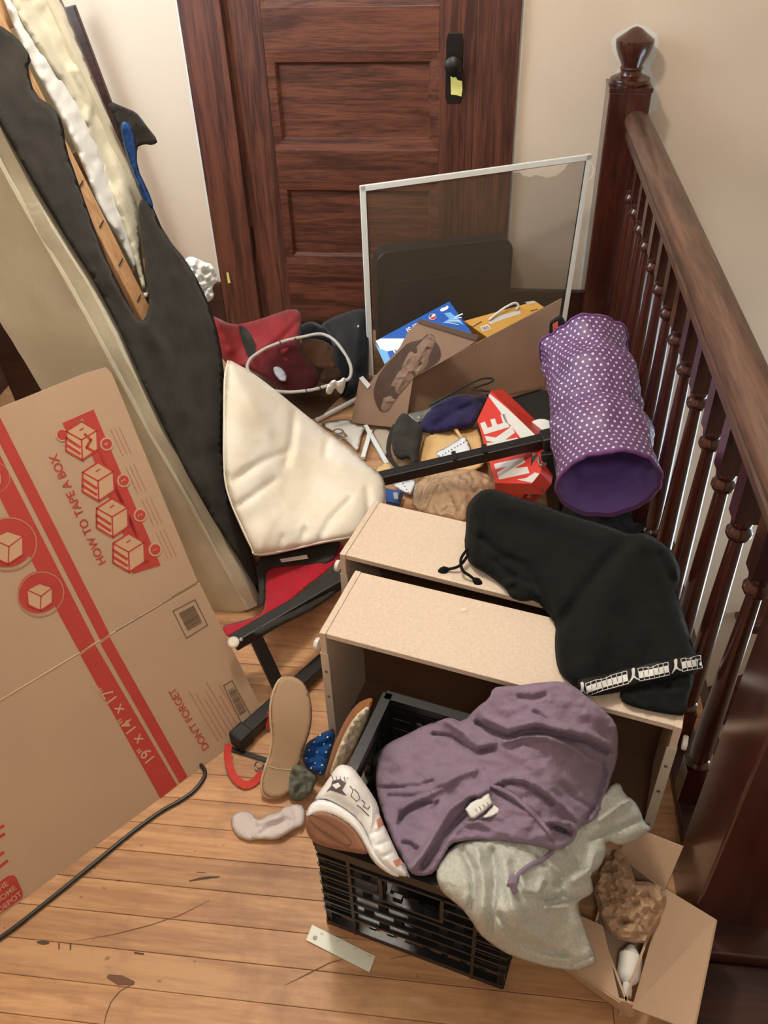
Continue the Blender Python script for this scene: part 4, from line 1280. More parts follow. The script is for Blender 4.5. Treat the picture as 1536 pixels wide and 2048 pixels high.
# tan slipper with fleece lining
TAN = fabric('tan_suede', (166, 112, 68), .4, 260, .15, 30)
FLEECE = fabric('cream_fleece', (228, 218, 196), .9, 110, .12, 40)
ts = thing('fleece_slipper', P(690, 1560, 0), 'tan suede slipper with cream fleece lining wedged beside the crate', 'slipper')
blob('suede', [(744, 1395), (732, 1398), (716, 1406), (700, 1424), (684, 1452), (670, 1484), (658, 1520), (648, 1556), (654, 1565), (662, 1556), (680, 1540), (700, 1510), (716, 1470), (736, 1430), (746, 1405)], [(744, 1395, .245), (700, 1424, .20), (670, 1484, .12), (650, 1560, .015), (720, 1470, .19)], TAN, ts, thick=.012, back=.016, rim=8, step=4, wr=.003, wrs=20, seed=5)
blob('fleece_lining', [(738, 1410), (720, 1422), (700, 1446), (682, 1482), (668, 1520), (658, 1550), (668, 1554), (690, 1534), (712, 1494), (728, 1460), (740, 1430)], [(728, 1418, .25), (700, 1454, .205), (672, 1520, .12), (664, 1546, .075)], FLEECE, ts, thick=.020, back=.008, rim=8, wr=.008, wrs=9, step=3.5, seed=6)
# white plastic strip
ws = thing('plastic_strip', P(680, 1896, 0), 'white plastic strip lying on the boards before the crate', 'strip')
q = [P(x, y, .003) for x, y in ((624, 1849), (751, 1912), (739, 1944), (612, 1880))]
MB().prism(q, (0, 0, -.0026)).build('strip', mat('white_plastic', (222, 226, 214), .4), ws, bevel=.0006)
MB().lathe([(.004, 0), (.004, .0009), (.001, .001)], P(630, 1876, .003), n=14).build('peg', mat('grey_peg', (150, 152, 146), .5), ws)
mb = MB()
for k, (x, y) in enumerate(((640, 1868), (672, 1882), (680, 1880), (706, 1897), (735, 1912))):
    a = P(x, y, .0032)
    MB().prism([a, a + Vector((.006, -.002, 0)), a + Vector((.007, .001, 0)), a + Vector((.001, .003, 0))], (0, 0, .0002)).build('mark', mat('pale_mark', (196, 204, 196), .6) if k == 0 else bpy.data.materials['pale_mark'], ws)

# ------------------------------------------------------------------ open carton with crumpled paper
bx = thing('open_carton', P(1250, 1880, 0), 'small open cardboard carton with splayed flaps beside the crate', 'box')
hz = .062
A_, B_, C_, D_ = P(1252, 2004, hz), P(1332, 1779, hz), P(1232, 1702, hz), P(1190, 1842, hz)
def panel(name, pts, m, parent, th=.004, nrm=None):
    pts = [Vector(p) for p in pts]
    n_ = (pts[1] - pts[0]).cross(pts[2] - pts[1]).normalized()
    if n_.z < 0: n_ = -n_
    if len(pts) == 4:                       # allow a slight twist
        return MB().add(pts + [p - n_ * th for p in pts], [(0, 1, 2), (0, 2, 3), (6, 5, 4), (7, 6, 4), (0, 4, 5, 1), (1, 5, 6, 2), (2, 6, 7, 3), (3, 7, 4, 0)]).build(name, m, parent)
    return MB().prism(pts, -n_ * th).build(name, m, parent)
def wall(a, b, h=hz):
    d = (b - a).normalized()
    n_ = Vector((-d.y, d.x, 0)) * .004
    return [Vector((a.x, a.y, .001)), Vector((b.x, b.y, .001)), b, a], n_
for nm, a, b in (('side', A_, B_), ('side', B_, C_), ('side', C_, D_), ('side', D_, A_)):
    pts, n_ = wall(a, b)
    MB().prism(pts, n_).build(nm, CARD, bx)
MB().prism([Vector((p.x, p.y, .006)) for p in (A_, B_, C_, D_)], (0, 0, -.004)).build('bottom', CARD, bx)
panel('flap', [P(1264, 2016, hz + .002), P(1331, 1777, hz + .002), P(1431, 1838, .175), P(1386, 2062, .150)], CARD, bx)
panel('flap', [P(1331, 1777, hz + .002), P(1238, 1706, hz + .004), P(1266, 1655, .12), P(1366, 1694, .135)], CARD, bx)
panel('flap', [P(1240, 2002, hz + .002), P(1206, 1852, hz + .002), P(1150, 1826, .075), P(1150, 1938, .045)], CARD, bx)
panel('flap', [P(1242, 2002, hz), P(1150, 1939, .044), P(1090, 1908, .012), P(1262, 2032, .020)], CARD, bx)
panel('flap', [P(1238, 2000, hz), P(1268, 2010, hz), P(1268, 2034, .02), P(1250, 2032, .018)], CARD, bx)
KRAFT = mat('kraft_paper', (178, 148, 120), .8, .1, 90, .06, 14)
kp = tag(blob('kraft_paper', [(1212, 1701), (1233, 1698), (1255, 1719), (1263, 1738), (1271, 1762), (1295, 1763), (1318, 1770), (1331, 1792), (1332, 1822), (1316, 1852), (1294, 1887), (1266, 1885), (1233, 1879), (1212, 1860), (1201, 1835), (1192, 1800), (1185, 1777), (1196, 1741)], [(1212, 1703, .09), (1270, 1760, .085), (1330, 1800, .075), (1295, 1885, .055), (1200, 1830, .06), (1250, 1800, .085)], KRAFT, None, thick=.016, back=.02, rim=12, wr=.022, wrs=30, step=7, seed=81, sm=0, ridged=True, flat=True, folds=[([(1225, 1705), (1240, 1750), (1265, 1800)], 4, .014), ([(1205, 1790), (1240, 1810), (1262, 1815), (1275, 1790)], 4, .016), ([(1215, 1730), (1225, 1770), (1245, 1800)], 5, -.014), ([(1240, 1840), (1280, 1850), (1300, 1830)], 4, -.012), ([(1290, 1770), (1310, 1810), (1290, 1860)], 5, .012), ([(1225, 1860), (1262, 1866), (1290, 1858)], 3, .010)]), 'crumpled brown kraft paper in the small open carton', 'paper')
wbo = thing('white_bottle', P(1258, 1955, .02), 'white bottle lying at the near end of the open carton', 'bottle')
a, b = P(1262, 1906, .04), P(1255, 1968, .036)
MB().tube([a - (b - a).normalized() * .012, a, a + (b - a) * .1, a + (b - a) * .75, a + (b - a) * .9, b, b + (b - a).normalized() * .01], [.006, .014, .0195, .0195, .015, .008, .007], 18).build('bottle_body', LABEL, wbo, smooth=True)
MB().tube([b + (b - a).normalized() * .008, b + (b - a).normalized() * .02], [.009, .0085], 14).build('cap', LABEL, wbo, smooth=True)
# ------------------------------------------------------------------ window screen standing behind the pile
FRAMEW = mat('white_enamel', (226, 228, 224), .4)
SPL = mat('black_spline', (30, 30, 30), .6)
NET = bpy.data.materials.new('screen_netting')
nt, N, L, b = nodes(NET)
b.inputs['Base Color'].default_value = lin(112, 100, 84)
b.inputs['Roughness'].default_value = .9
b.inputs['Specular IOR Level'].default_value = .1
b.inputs['Alpha'].default_value = .24
scr = thing('window_screen', (-.05, 2.78, 0), 'white framed window screen with torn netting leaning before the door and newel', 'screen')
def SP(x, y, lift=0):
    return PL(x, y, so_ + sn_ * lift, sn_)
so_ = Vector((-.405, 2.66, 0))
s_u = (Vector((.317, 2.90, 0)) - so_).normalized()
sn_ = Vector((s_u.y, -s_u.x, 0)).normalized()
sn_ = (sn_ + Vector((0, 0, .02))).normalized()
TLc, TRc, BRc, BLc = SP(719, 371), SP(1184, 307), SP(1132, 640), SP(737, 752)
BLc = BLc + (BLc - TLc) * ((BLc.z - .012) / (TLc.z - BLc.z))
BRc = BRc + (BRc - TRc) * ((BRc.z - .012) / (TRc.z - BRc.z))
def fbar(a, b_, w_, inward):
    d = (b_ - a)
    i_ = (inward - d.normalized() * inward.dot(d.normalized())).normalized() * w_
    return MB().obox(a - sn_ * .004, d, i_, sn_ * .010)
cen = (TLc + TRc + BLc + BRc) / 4
for a, b_ in ((TLc, TRc), (TRc, BRc), (BRc, BLc), (BLc, TLc)):
    fbar(a, b_, .019, cen - (a + b_) / 2).build('frame_bar', FRAMEW, scr, bevel=.002)
ins = lambda p, k=.030: p + (cen - p).normalized() * k
MB().tube([ins(p, .027) + sn_ * .003 for p in (TLc, TRc, BRc, BLc)], .0028, 6, closed=True).build('spline', SPL, scr)
i1, i2, i3, i4 = [ins(p, .026) for p in (TLc, TRc, BRc, BLc)]
net = [i1, SP(1040, 345), SP(1045, 352), SP(1062, 354), SP(1072, 350), SP(1095, 356), SP(1112, 352), SP(1128, 340), SP(1136, 328), i2, i3, i4]
MB().prism(net, -sn_ * .0006).build('netting', NET, scr)
MB().tube(spline([SP(1182, 325, .012), SP(1187, 338, .014), SP(1184, 352, .016), SP(1178, 360, .012)], 5), .0012, 6).build('pull_cord', FRAMEW, scr)

# ------------------------------------------------------------------ black suitcase behind the screen
SUIT = mat('black_suitcase_cloth', (26, 27, 28), .55)
su = thing('suitcase', (-.16, 2.93, 0), 'black soft suitcase with rounded corners standing behind the window screen', 'suitcase')
a, b_ = Vector((-.388, 2.83, 0)), Vector((.085, 2.985, 0))
d = b_ - a
W_, hgt = d.length, .415
dn = d.normalized()
bn_ = Vector((-dn.y, dn.x, 0))
def rrect(w, h, r, ins=0, n=7):
    pts = []
    for cx, cy, a0 in ((w - r, r, -90), (w - r, h - r, 0), (r, h - r, 90), (r, r, 180)):
        for i in range(n):
            t = math.radians(a0 + 90 * i / (n - 1))
            pts.append((cx + (r - ins) * math.cos(t), cy + (r - ins) * math.sin(t)))
    return pts
sl_ = lambda p, dpt: a + dn * p[0] + Vector((0, 0, p[1])) + bn_ * dpt
MB().prism([sl_(p, 0) for p in rrect(W_, hgt, .045)], bn_ * .075).build('shell', SUIT, su, bevel=.010, seg=3)
MB().tube([sl_(p, -.0015) for p in rrect(W_, hgt, .045, .004)], .004, 6, closed=True).build('piping', mat('black_vinyl', (18, 18, 19), .35), su, smooth=True)
MB().prism([sl_((p[0] + .05, p[1] + .05), .001) for p in rrect(W_ - .10, hgt - .16, .03)], -bn_ * .006).build('front_pocket', SUIT, su, bevel=.004)

# ------------------------------------------------------------------ pop-up mesh hamper with a wire rim, red bag, black jacket
REDB = fabric('red_nylon', (146, 46, 48), .25, 300, .14, 12)
REDB.node_tree.nodes['Principled BSDF'].inputs['Roughness'].default_value = .55
rb = thing('red_bag', P(510, 680, .0), 'red nylon bag with a black strap lying against the door behind the pillow', 'bag')
blob('bag_body', [(415, 627), (440, 638), (457, 647), (479, 649), (524, 637), (560, 624), (578, 618), (597, 619), (604, 630), (602, 650), (598, 680), (604, 712), (632, 735), (640, 752), (634, 775), (600, 790), (560, 775), (524, 752), (494, 735), (470, 735), (445, 722), (432, 690), (422, 655)], [(415, 627, ('y', 2.56)), (457, 647, .24), (524, 637, ('y', 2.74)), (600, 620, ('y', 2.85)), (598, 680, .16), (637, 748, .09), (560, 775, .08), (454, 720, .14)], REDB, rb, thick=.03, back=.03, rim=30, wr=.012, wrs=45, step=5.5, seed=91, folds=[([(480, 650), (500, 690), (520, 720)], 8, -.02), ([(600, 640), (560, 680), (530, 705)], 5, -.02), ([(560, 700), (600, 690)], 8, .015), ([(520, 735), (580, 738), (630, 740)], 6, -.014), ([(440, 650), (460, 700)], 8, .014)])
RBS = o_surf['bag_body']
patch('strap', RBS, [(478, 651), (492, 655), (503, 670), (510, 690), (511, 702), (504, 714), (494, 711), (487, 690), (480, 668)], DUST, rb, 5, lift=.004)
JAC = fabric('black_denim', (27, 28, 30), .4, 350, .2, 30)
jk = thing('black_jacket', P(700, 740, 0), 'black jacket with a metal rivet heaped left of the window screen', 'jacket')
blob('jacket_cloth', [(640, 650), (655, 640), (672, 632), (700, 622), (728, 615), (736, 640), (738, 700), (736, 752), (722, 778), (700, 797), (682, 796), (676, 780), (684, 760), (672, 735), (668, 705), (660, 672), (650, 660)], [(645, 650, ('y', 2.95)), (728, 618, ('y', 2.75)), (734, 750, ('y', 2.60)), (697, 795, .02), (668, 705, .10)], JAC, jk, thick=.03, back=.04, rim=25, wr=.012, wrs=40, step=5.5, seed=92, folds=[([(660, 650), (690, 700), (700, 760)], 7, -.016), ([(720, 640), (715, 700), (710, 770)], 7, .012)])
MB().lathe([(.005, 0), (.005, .002), (.002, .003)], o_surf['jacket_cloth'](np.array([(716.6, 653.5)]), .0005)[0], -ray(716, 653), 12).build('rivet', SCREW, jk)
WIRE = mat('grey_wire_rim', (168, 160, 150), .45)
MESHB = bpy.data.materials.new('black_mesh_netting')
nt, N, L, b = nodes(MESHB)
b.inputs['Base Color'].default_value = lin(14, 12, 12)
b.inputs['Alpha'].default_value = .36
b.inputs['Roughness'].default_value = .9
b.inputs['Specular IOR Level'].default_value = .1
mh = thing('mesh_hamper', P(610, 790, 0), 'collapsed black mesh pop-up hamper with a grey wire rim behind the pillow', 'hamper')
rim = [(494, 733, .20), (501, 718, .21), (516, 706, .225), (538, 693.6, .24), (573, 681, .255), (605, 674, .26), (641, 668, .265), (668, 680, .255), (690, 708, .24), (702, 735, .225), (699, 756, .21), (684, 763, .20), (660, 770, .19), (628, 779, .18), (603, 782.6, .175), (571, 784, .17), (535, 778, .18), (505, 758, .19)]
MB().tube(spline([P(x, y, z) for x, y, z in rim + rim[:1]], 5)[:-1], .0055, 8, closed=True).build('wire_rim', WIRE, mh, smooth=True)
mb = MB()
for k in range(0, 90, 5):
    pass
for (x, y) in ((560, 685), (590, 677), (620, 671), (612, 781), (640, 775.5), (668, 767)):
    z = .257 if y < 700 else .188
    MB().tube([P(x - 1, y - 3.4, z + .004), P(x + 2, y + 3.2, z + .004)], .0022, 5).build('rim_stitch', DUST, mh)
blob('netting', [(494, 735), (516, 708), (573, 683), (641, 670), (690, 708), (702, 735), (699, 757), (690, 790), (672, 800), (640, 836), (620, 838), (590, 812), (560, 790), (530, 778), (505, 760)], [(500, 735, .17), (641, 672, .24), (699, 750, .2), (628, 779, .155), (625, 835, .02), (590, 720, .13), (680, 800, .06)], MESHB, mh, thick=.004, back=.001, rim=12, wr=.008, wrs=40, step=8, seed=93)
blob('netting', [(560, 788), (603, 785), (660, 772), (699, 760), (690, 790), (672, 802), (640, 838), (618, 838), (590, 812)], [(571, 786, .16), (699, 760, .2), (625, 835, .01)], MESHB, mh, thick=.004, back=.001, rim=12, wr=.008, wrs=30, step=8, seed=94)
PAPERG = fabric('grey_tissue', (168, 168, 172), .3, 200, .15, 30)
tag(blob('crumpled_tissue', [(545, 735), (556, 732), (568, 740), (574, 752), (572, 764), (560, 762), (550, 750)], [(545, 735, .15), (572, 764, .14), (568, 738, .15)], PAPERG, None, thick=.015, back=.012, rim=9, wr=.012, wrs=9, step=3), 'crumpled grey tissue inside the wire rimmed hamper', 'tissue')
tag(blob('crumpled_paper', [(656, 768), (668, 758), (676, 764), (690, 752), (692, 768), (684, 790), (676, 784), (670, 774), (662, 790), (650, 786)], [(656, 770, .215), (692, 760, .22), (676, 786, .17)], LABEL, None, thick=.012, back=.012, rim=9, wr=.010, wrs=9, step=3, seed=5), 'crumpled white paper caught on the front wire of the mesh hamper', 'paper')
BRN = fabric('brown_cloth', (122, 78, 48), .3, 200, .3, 30)
tag(blob('brown_cloth', [(598, 690), (612, 676), (640, 678), (664, 690), (676, 712), (672, 740), (645, 742), (620, 732), (606, 712)], [(600, 690, .10), (664, 692, .09), (650, 740, .06)], BRN, None, thick=.02, back=.02, rim=12, wr=.012, wrs=14, step=4), 'brown cloth at the back inside the wire rimmed hamper', 'cloth')
tag(blob('brown_cloth', [(642, 745), (655, 736), (676, 734), (684, 748), (676, 762), (655, 768), (640, 764)], [(642, 745, .13), (684, 745, .14), (655, 768, .12)], BRN, None, thick=.018, back=.02, rim=12, wr=.012, wrs=12, step=4, seed=7), 'orange brown cloth at the front of the wire rimmed hamper', 'cloth')

tag(blob('dark_cloth', [(598, 652), (618, 642), (640, 648), (662, 665), (668, 700), (650, 700), (620, 690), (600, 680)], [(598, 655, ('y', 2.9)), (662, 665, ('y', 2.92)), (640, 700, .03)], JAC, None, thick=.03, back=.02, rim=14, wr=.012, wrs=20, step=5, seed=17), 'dark cloth on the floor between the red bag and the black jacket', 'cloth')

# ------------------------------------------------------------------ blue drink carton
BLUEC = mat('blue_carton', (6, 84, 176), .35, coat if False else 0)
LBLUE = mat('pale_blue_print', (110, 176, 226), .35)
WHITEP = mat('white_print', (232, 234, 236), .4)
REDP = mat('red_logo', (206, 44, 44), .4)
NAVY = mat('navy_logo', (12, 34, 92), .4)
pb = thing('drink_carton', P(850, 720, .0), 'blue drink carton with white lettering leaning behind the brown cardboard sheets', 'box')
k1, k2, k3 = P(751, 681, .215), P(899, 602, .305), P(943, 664, .245)
k4 = k1 + (k3 - k2)
pn_ = (k2 - k1).cross(k3 - k2).normalized()
if pn_.y > 0: pn_ = -pn_
MB().prism([k1, k2, k3 + (k3 - k2) * .02, k4 + (k3 - k2) * .02], -pn_ * .05).build('carton_body', BLUEC, pb, bevel=.002)
bpx = lambda x, y, l=.0006: PL(x, y, k1 + pn_ * l, pn_)
def bprint(name, poly, m, l=.0006):
    return MB().prism([bpx(x, y, l) for x, y in poly], pn_ * .0003).build(name, m, pb)
dd_ = (bpx(760, 684) - bpx(890, 614)).normalized()
uu_ = pn_.cross(dd_)
def bz(*p):                                 # readings of the close-up of this corner
    return [(700 + x * .1823, 590 + y * .1823) for x, y in p]
bprint('print_and_glare', bz((280, 505), (340, 478), (620, 478), (560, 590), (490, 600), (410, 620), (330, 590)), WHITEP)  # white patch paints the glare over the lettering
bprint('print_and_glare', bz((275, 530), (330, 590), (410, 622), (440, 700), (380, 760), (330, 650)), LBLUE)
bprint('print_and_glare', bz((1030, 200), (1100, 190), (1160, 240), (1210, 280), (1250, 330), (1180, 300), (1120, 300), (1010, 310), (1090, 260)), LBLUE)
for k in range(4):
    bprint('print_and_glare', bz((1040 + 30 * k, 300 - 18 * k), (1060 + 36 * k, 296 - 18 * k), (1200 + 14 * k, 330 - 40 * k), (1190 + 14 * k, 320 - 40 * k)), WHITEP, .001)
bprint('badge_print', bz((985, 165), (1010, 140), (1040, 135), (1070, 115), (1082, 130), (1070, 155), (1030, 175), (1000, 182)), WHITEP)
text_mesh('PEPSI', 'lettering', WHITEP, pb, bpx(*bz((700, 350))[0]), dd_, uu_, .018, fat=.02, squeeze=1.0)
text_mesh('PEPSI', 'lettering', WHITEP, pb, bpx(*bz((600, 560))[0], .0012), dd_, uu_, .026, fat=.02, squeeze=1.1)
c_ = bpx(*bz((905, 240))[0])
e1, e2 = dd_, uu_
rad = .0125
disc = lambda r, l, a0=0, a1=2 * math.pi, n=26: [c_ + pn_ * l + e1 * r * math.cos(a0 + (a1 - a0) * i / n) + e2 * r * math.sin(a0 + (a1 - a0) * i / n) for i in range(n + 1)]
MB().prism(disc(rad, .0006)[:-1], pn_ * .0003).build('logo_ground', WHITEP, pb)
up_ = lambda a: c_ + pn_ * .001 + e1 * rad * .9 * math.cos(a) + e2 * rad * .9 * math.sin(a)
def wave(a0, a1, s0):
    arc = [up_(a0 + (a1 - a0) * i / 14) for i in range(15)]
    q0, q1 = arc[-1], arc[0]
    w_ = [q0 + (q1 - q0) * t + e2 * (s0 * .0022 * math.sin(t * 2 * math.pi)) for t in (.15, .3, .45, .6, .75, .9)]
    return arc + w_
MB().prism(wave(math.radians(15), math.radians(185), 1), pn_ * .0003).build('logo_red', REDP, pb)
MB().prism(wave(math.radians(215), math.radians(345), 1), pn_ * .0003).build('logo_blue', NAVY, pb)

# ------------------------------------------------------------------ yellow box with a white cord handle
YEL = mat('yellow_card', (226, 172, 84), .5, .05, 100, .05, 10)
yb = thing('yellow_box', P(1010, 660, 0), 'yellow cardboard box with a white cord handle behind the large brown sheet', 'box')
y1, y2, y3 = P(927, 642, .255), P(1071, 602, .275), P(1100, 622, .245)
y4 = y1 + (y3 - y2)
yn_ = (y2 - y1).cross(y3 - y2).normalized()
if yn_.z < 0: yn_ = -yn_
yv = (y3 - y2) * 2.4
MB().prism([y1, y2, y2 + yv, y1 + yv], -yn_ * .10).build('box_body', YEL, yb, bevel=.002)
ypx = lambda x, y, l=.0006: PL(x, y, y1 + yn_ * l, yn_)
MB().tube(spline([ypx(978, 640, .004), ypx(992, 628, .012), ypx(1012, 614, .02), ypx(1030, 606, .02), ypx(1037, 612, .014), ypx(1032, 619, .006)], 5), .0042, 8).build('cord_handle', FRAMEW, yb, smooth=True)
MB().prism([ypx(976, 645), ypx(1000, 631), ypx(1040, 620), ypx(1042, 627), ypx(1008, 638), ypx(982, 648)], yn_ * .0004).build('handle_slot', WHITEP, yb)
MB().prism([ypx(960, 653), ypx(976, 649), ypx(982, 658), ypx(966, 663)], yn_ * .0004).build('label', WHITEP, yb)
for k in range(4):
    MB().prism([ypx(964 + 3 * k, 654.5 - .7 * k, .0012), ypx(965.6 + 3 * k, 654 - .7 * k, .0012), ypx(969.6 + 3 * k, 659.5 - .8 * k, .0012), ypx(968 + 3 * k, 660 - .8 * k, .0012)], yn_ * .0003).build('bar_print', INK, yb)
MB().prism([ypx(1050, 604), ypx(1068, 601.5), ypx(1073, 606), ypx(1056, 610)], yn_ * .0004).build('label', mat('grey_label', (206, 190, 160), .5), yb)
MB().tube([ypx(942, 652, .0012), ypx(946, 653, .0012), ypx(954, 648, .0012), ypx(963, 643, .0012)], .0013, 5).build('print_mark', INK, yb)
MB().tube([ypx(1061, 622, .0012), ypx(1075, 618, .0012)], .0014, 5).build('print_mark', INK, yb)

# ------------------------------------------------------------------ two brown cardboard sheets
TAUPE = mat('brown_card_sheet', (150, 120, 98), .5, .08, 60, .08, 6)
TAUPED = mat('brown_card_dark', (92, 70, 58), .6)  # darker brown of the thick top edge
CUTBROWN = mat('dark_cutout', (84, 60, 48), .55, .2, 40, .25, 18)
lp = thing('cardboard_insert', P(760, 845, 0), 'brown cardboard insert with a shoe-shaped cutout leaning in front of the blue drink carton', 'cardboard')
L1, L2, L3 = P(702, 845, .012), P(846, 640, .36), P(955, 672, .345)
ln_ = (L3 - L2).cross(L2 - L1).normalized()
if ln_.y > 0: ln_ = -ln_
lpx = lambda x, y, l=0.0: PL(x, y, L1 + ln_ * l, ln_)
sheet = [(702, 845), (719, 757), (733, 770), (742, 762), (770, 730), (800, 694), (815, 665), (842, 638), (957, 672), (950, 684), (905, 712), (826, 756), (812, 845), (788, 855)]
MB().prism([lpx(x, y) for x, y in sheet], -ln_ * .008).build('sheet', TAUPE, lp)
MB().prism([lpx(x, y, .001) for x, y in ((842, 638), (957, 672), (953, 681), (835, 644))], ln_ * .006).build('thick_edge', TAUPED, lp)
MB().prism([lpx(x, y, .001) for x, y in ((719, 756), (726, 752), (742, 770), (736, 777))], ln_ * .004).build('torn_edge', WHITEP, lp)
cutp = bz((250, 1090), (280, 960), (330, 850), (420, 740), (560, 600), (640, 520), (790, 490), (830, 440), (880, 425), (925, 450), (930, 500), (990, 580), (1000, 700), (900, 790), (720, 880), (560, 1060), (470, 1200), (420, 1270), (370, 1290), (310, 1260))
MB().prism([lpx(x, y, .0006) for x, y in smooth_poly(cutp)], ln_ * .0006).build('cutout', CUTBROWN, lp)  # dark brown patch laid on the sheet for the cutout
PULP = mat('grey_brown_pulp', (136, 108, 90), .75, .1, 60, .12, 20)
blob('padding', bz((335, 1245), (370, 1130), (430, 1020), (500, 900), (570, 780), (640, 640), (740, 560), (810, 480), (870, 430), (920, 455), (935, 510), (900, 600), (870, 660), (860, 740), (800, 830), (700, 900), (620, 1000), (540, 1090), (475, 1190), (420, 1262), (370, 1285)), PlaneDepth(L1 + ln_ * .0015, ln_), PULP, lp, thick=.002, back=.001, rim=6, wr=.008, wrs=22, step=7, seed=95, sm=0, ridged=True, flat=True, folds=[(bz((400, 1200), (520, 1020), (640, 840), (740, 700), (860, 520)), 3, .004), (bz((450, 1220), (600, 1010), (700, 850), (800, 690)), 2.5, -.004)])
bp_ = thing('cardboard_sheet', P(950, 800, 0), 'large plain brown cardboard sheet leaning across the middle of the pile', 'cardboard')
G1, G2, G3 = P(813, 850, .02), P(826, 753, .17), P(1124, 598, .305)
gn_ = (G3 - G2).cross(G2 - G1).normalized()
if gn_.y > 0: gn_ = -gn_
gpx = lambda x, y, l=0.0: PL(x, y, G1 + gn_ * l, gn_)
MB().prism([gpx(x, y) for x, y in ((812, 850), (825, 754), (1124, 597), (1118, 634), (1108, 650), (1094, 690), (1088, 771), (985, 795), (860, 845))], -gn_ * .006).build('sheet', TAUPE, bp_)
ORG = mat('orange_plastic', (222, 112, 84), .4)
cl_ = thing('orange_clip', PY(1112, 680, 2.62), 'black clip with an orange face at the corner of the large brown sheet', 'clip')
q = lambda x, y, d_=2.60: PY(x, y, d_)
MB().prism([q(1099, 648), q(1108, 641), q(1121, 634), q(1126, 642), q(1132, 652), q(1122, 664), q(1116, 674), q(1102, 690), q(1098, 668)], (.003, .02, 0)).build('clip_body', SPL, cl_, bevel=.002)
MB().prism([q(1105.5, 649, 2.597), q(1115.5, 643, 2.597), q(1117.5, 668, 2.597), q(1106, 690, 2.597)], (0, .004, 0)).build('clip_face', ORG, cl_)
MB().lathe([(.003, 0), (.003, .002), (.001, .003)], q(1111, 658, 2.597), (0, -1, 0), 10).build('clip_hole', SPL, cl_)

# ------------------------------------------------------------------ red shoe box
REDC = mat('red_shoe_card', (214, 58, 46), .42, .04, 90)
WHC = mat('white_shoe_print', (220, 216, 208), .42)
nk = thing('shoe_box', P(1020, 900, 0), 'red shoe box with large white lettering lying tilted in the middle of the pile', 'box')
def nz_(*p):
    return [(920 + x * .14323, 760 + y * .14323) for x, y in p]
N1, N2, N3 = P(990, 966, .12), P(954, 840, .135), P(982, 782, .185)
nn_ = (N2 - N1).cross(N3 - N2).normalized()
if nn_.z < 0: nn_ = -nn_
npx = lambda x, y, l=0.0: PL(x, y, N1 + nn_ * l, nn_)
face = nz_((490, 1440), (240, 560), (430, 150), (1080, 795), (1180, 1000), (1120, 1300), (1000, 1450))
MB().prism([npx(x, y) for x, y in face], -nn_ * .055).build('lid', REDC, nk, bevel=.001)
rimq = nz_((430, 150), (600, 128), (1190, 690), (1300, 980), (1130, 1010), (1080, 795))
rt = [npx(*p) for p in (rimq[0], rimq[5], rimq[4])]
mb = MB()
r0 = npx(*rimq[0]); r1_ = P(*rimq[1], .15); r2_ = P(*rimq[2], .115); r3_ = npx(*rimq[5])
mb.add([r0, r1_, r2_, r3_, r0 - Vector((0, 0, .006)), r1_ - Vector((0, 0, .006)), r2_ - Vector((0, 0, .006)), r3_ - Vector((0, 0, .006))], [(0, 1, 2), (0, 2, 3), (6, 5, 4), (7, 6, 4), (0, 4, 5, 1), (1, 5, 6, 2), (2, 6, 7, 3), (3, 7, 4, 0)])
mb.build('lid_rim', REDC, nk)
s0, s1, s2 = npx(*nz_((490, 1440))[0]), npx(*nz_((1000, 1450))[0]), P(*nz_((850, 1665))[0], .055)
s3 = P(*nz_((480, 1600))[0], .05)
MB().prism([s0, s1, s2], Vector((0, .004, -.004))).add([s0, s2, s3, s0 + Vector((0, .004, -.004))], [(0, 1, 2), (0, 2, 3), (0, 3, 1), (1, 3, 2)]).build('lid_end', REDC, nk)
MB().prism([P(x, y, .06) for x, y in nz_((850, 1665), (1000, 1460), (1080, 1450), (1128, 1510), (1115, 1590), (1045, 1695))], (0, 0, -.004)).build('end_flap', REDC, nk)
def nprint(name, poly, m, l=.0006):
    return MB().prism([npx(x, y, l) for x, y in poly], nn_ * .0003).build(name, m, nk)
nprint('swoosh', nz_((398, 225), (415, 193), (560, 310), (720, 450), (1080, 795), (1000, 815), (870, 842), (790, 735), (700, 622), (640, 600), (560, 440)), WHC)
nprint('swoosh', nz_((800, 1392), (930, 1368), (1045, 1290), (1112, 1308), (1008, 1436)), WHC)
nprint('letter_e', nz_((282, 605), (348, 580), (385, 668), (452, 650), (424, 553), (488, 538), (520, 625), (604, 600), (566, 488), (622, 470), (695, 655), (338, 762)), WHC)
nprint('letter_k', nz_((345, 780), (500, 805), (690, 672), (712, 632), (768, 735), (632, 838), (800, 806), (822, 852), (395, 938), (368, 880), (480, 870), (372, 850)), WHC)
nprint('letter_i', nz_((410, 960), (840, 870), (870, 985), (450, 1085)), WHC)
nprint('letter_n', nz_((474, 1172), (885, 1082), (915, 1148), (760, 1232), (940, 1212), (972, 1300), (545, 1392), (520, 1292), (660, 1208), (496, 1246)), WHC)
MB().prism([P(x, y, .0612) for x, y in nz_((930, 1640), (960, 1590), (1000, 1580), (985, 1650))], (0, 0, .0004)).build('swoosh', WHC, nk)
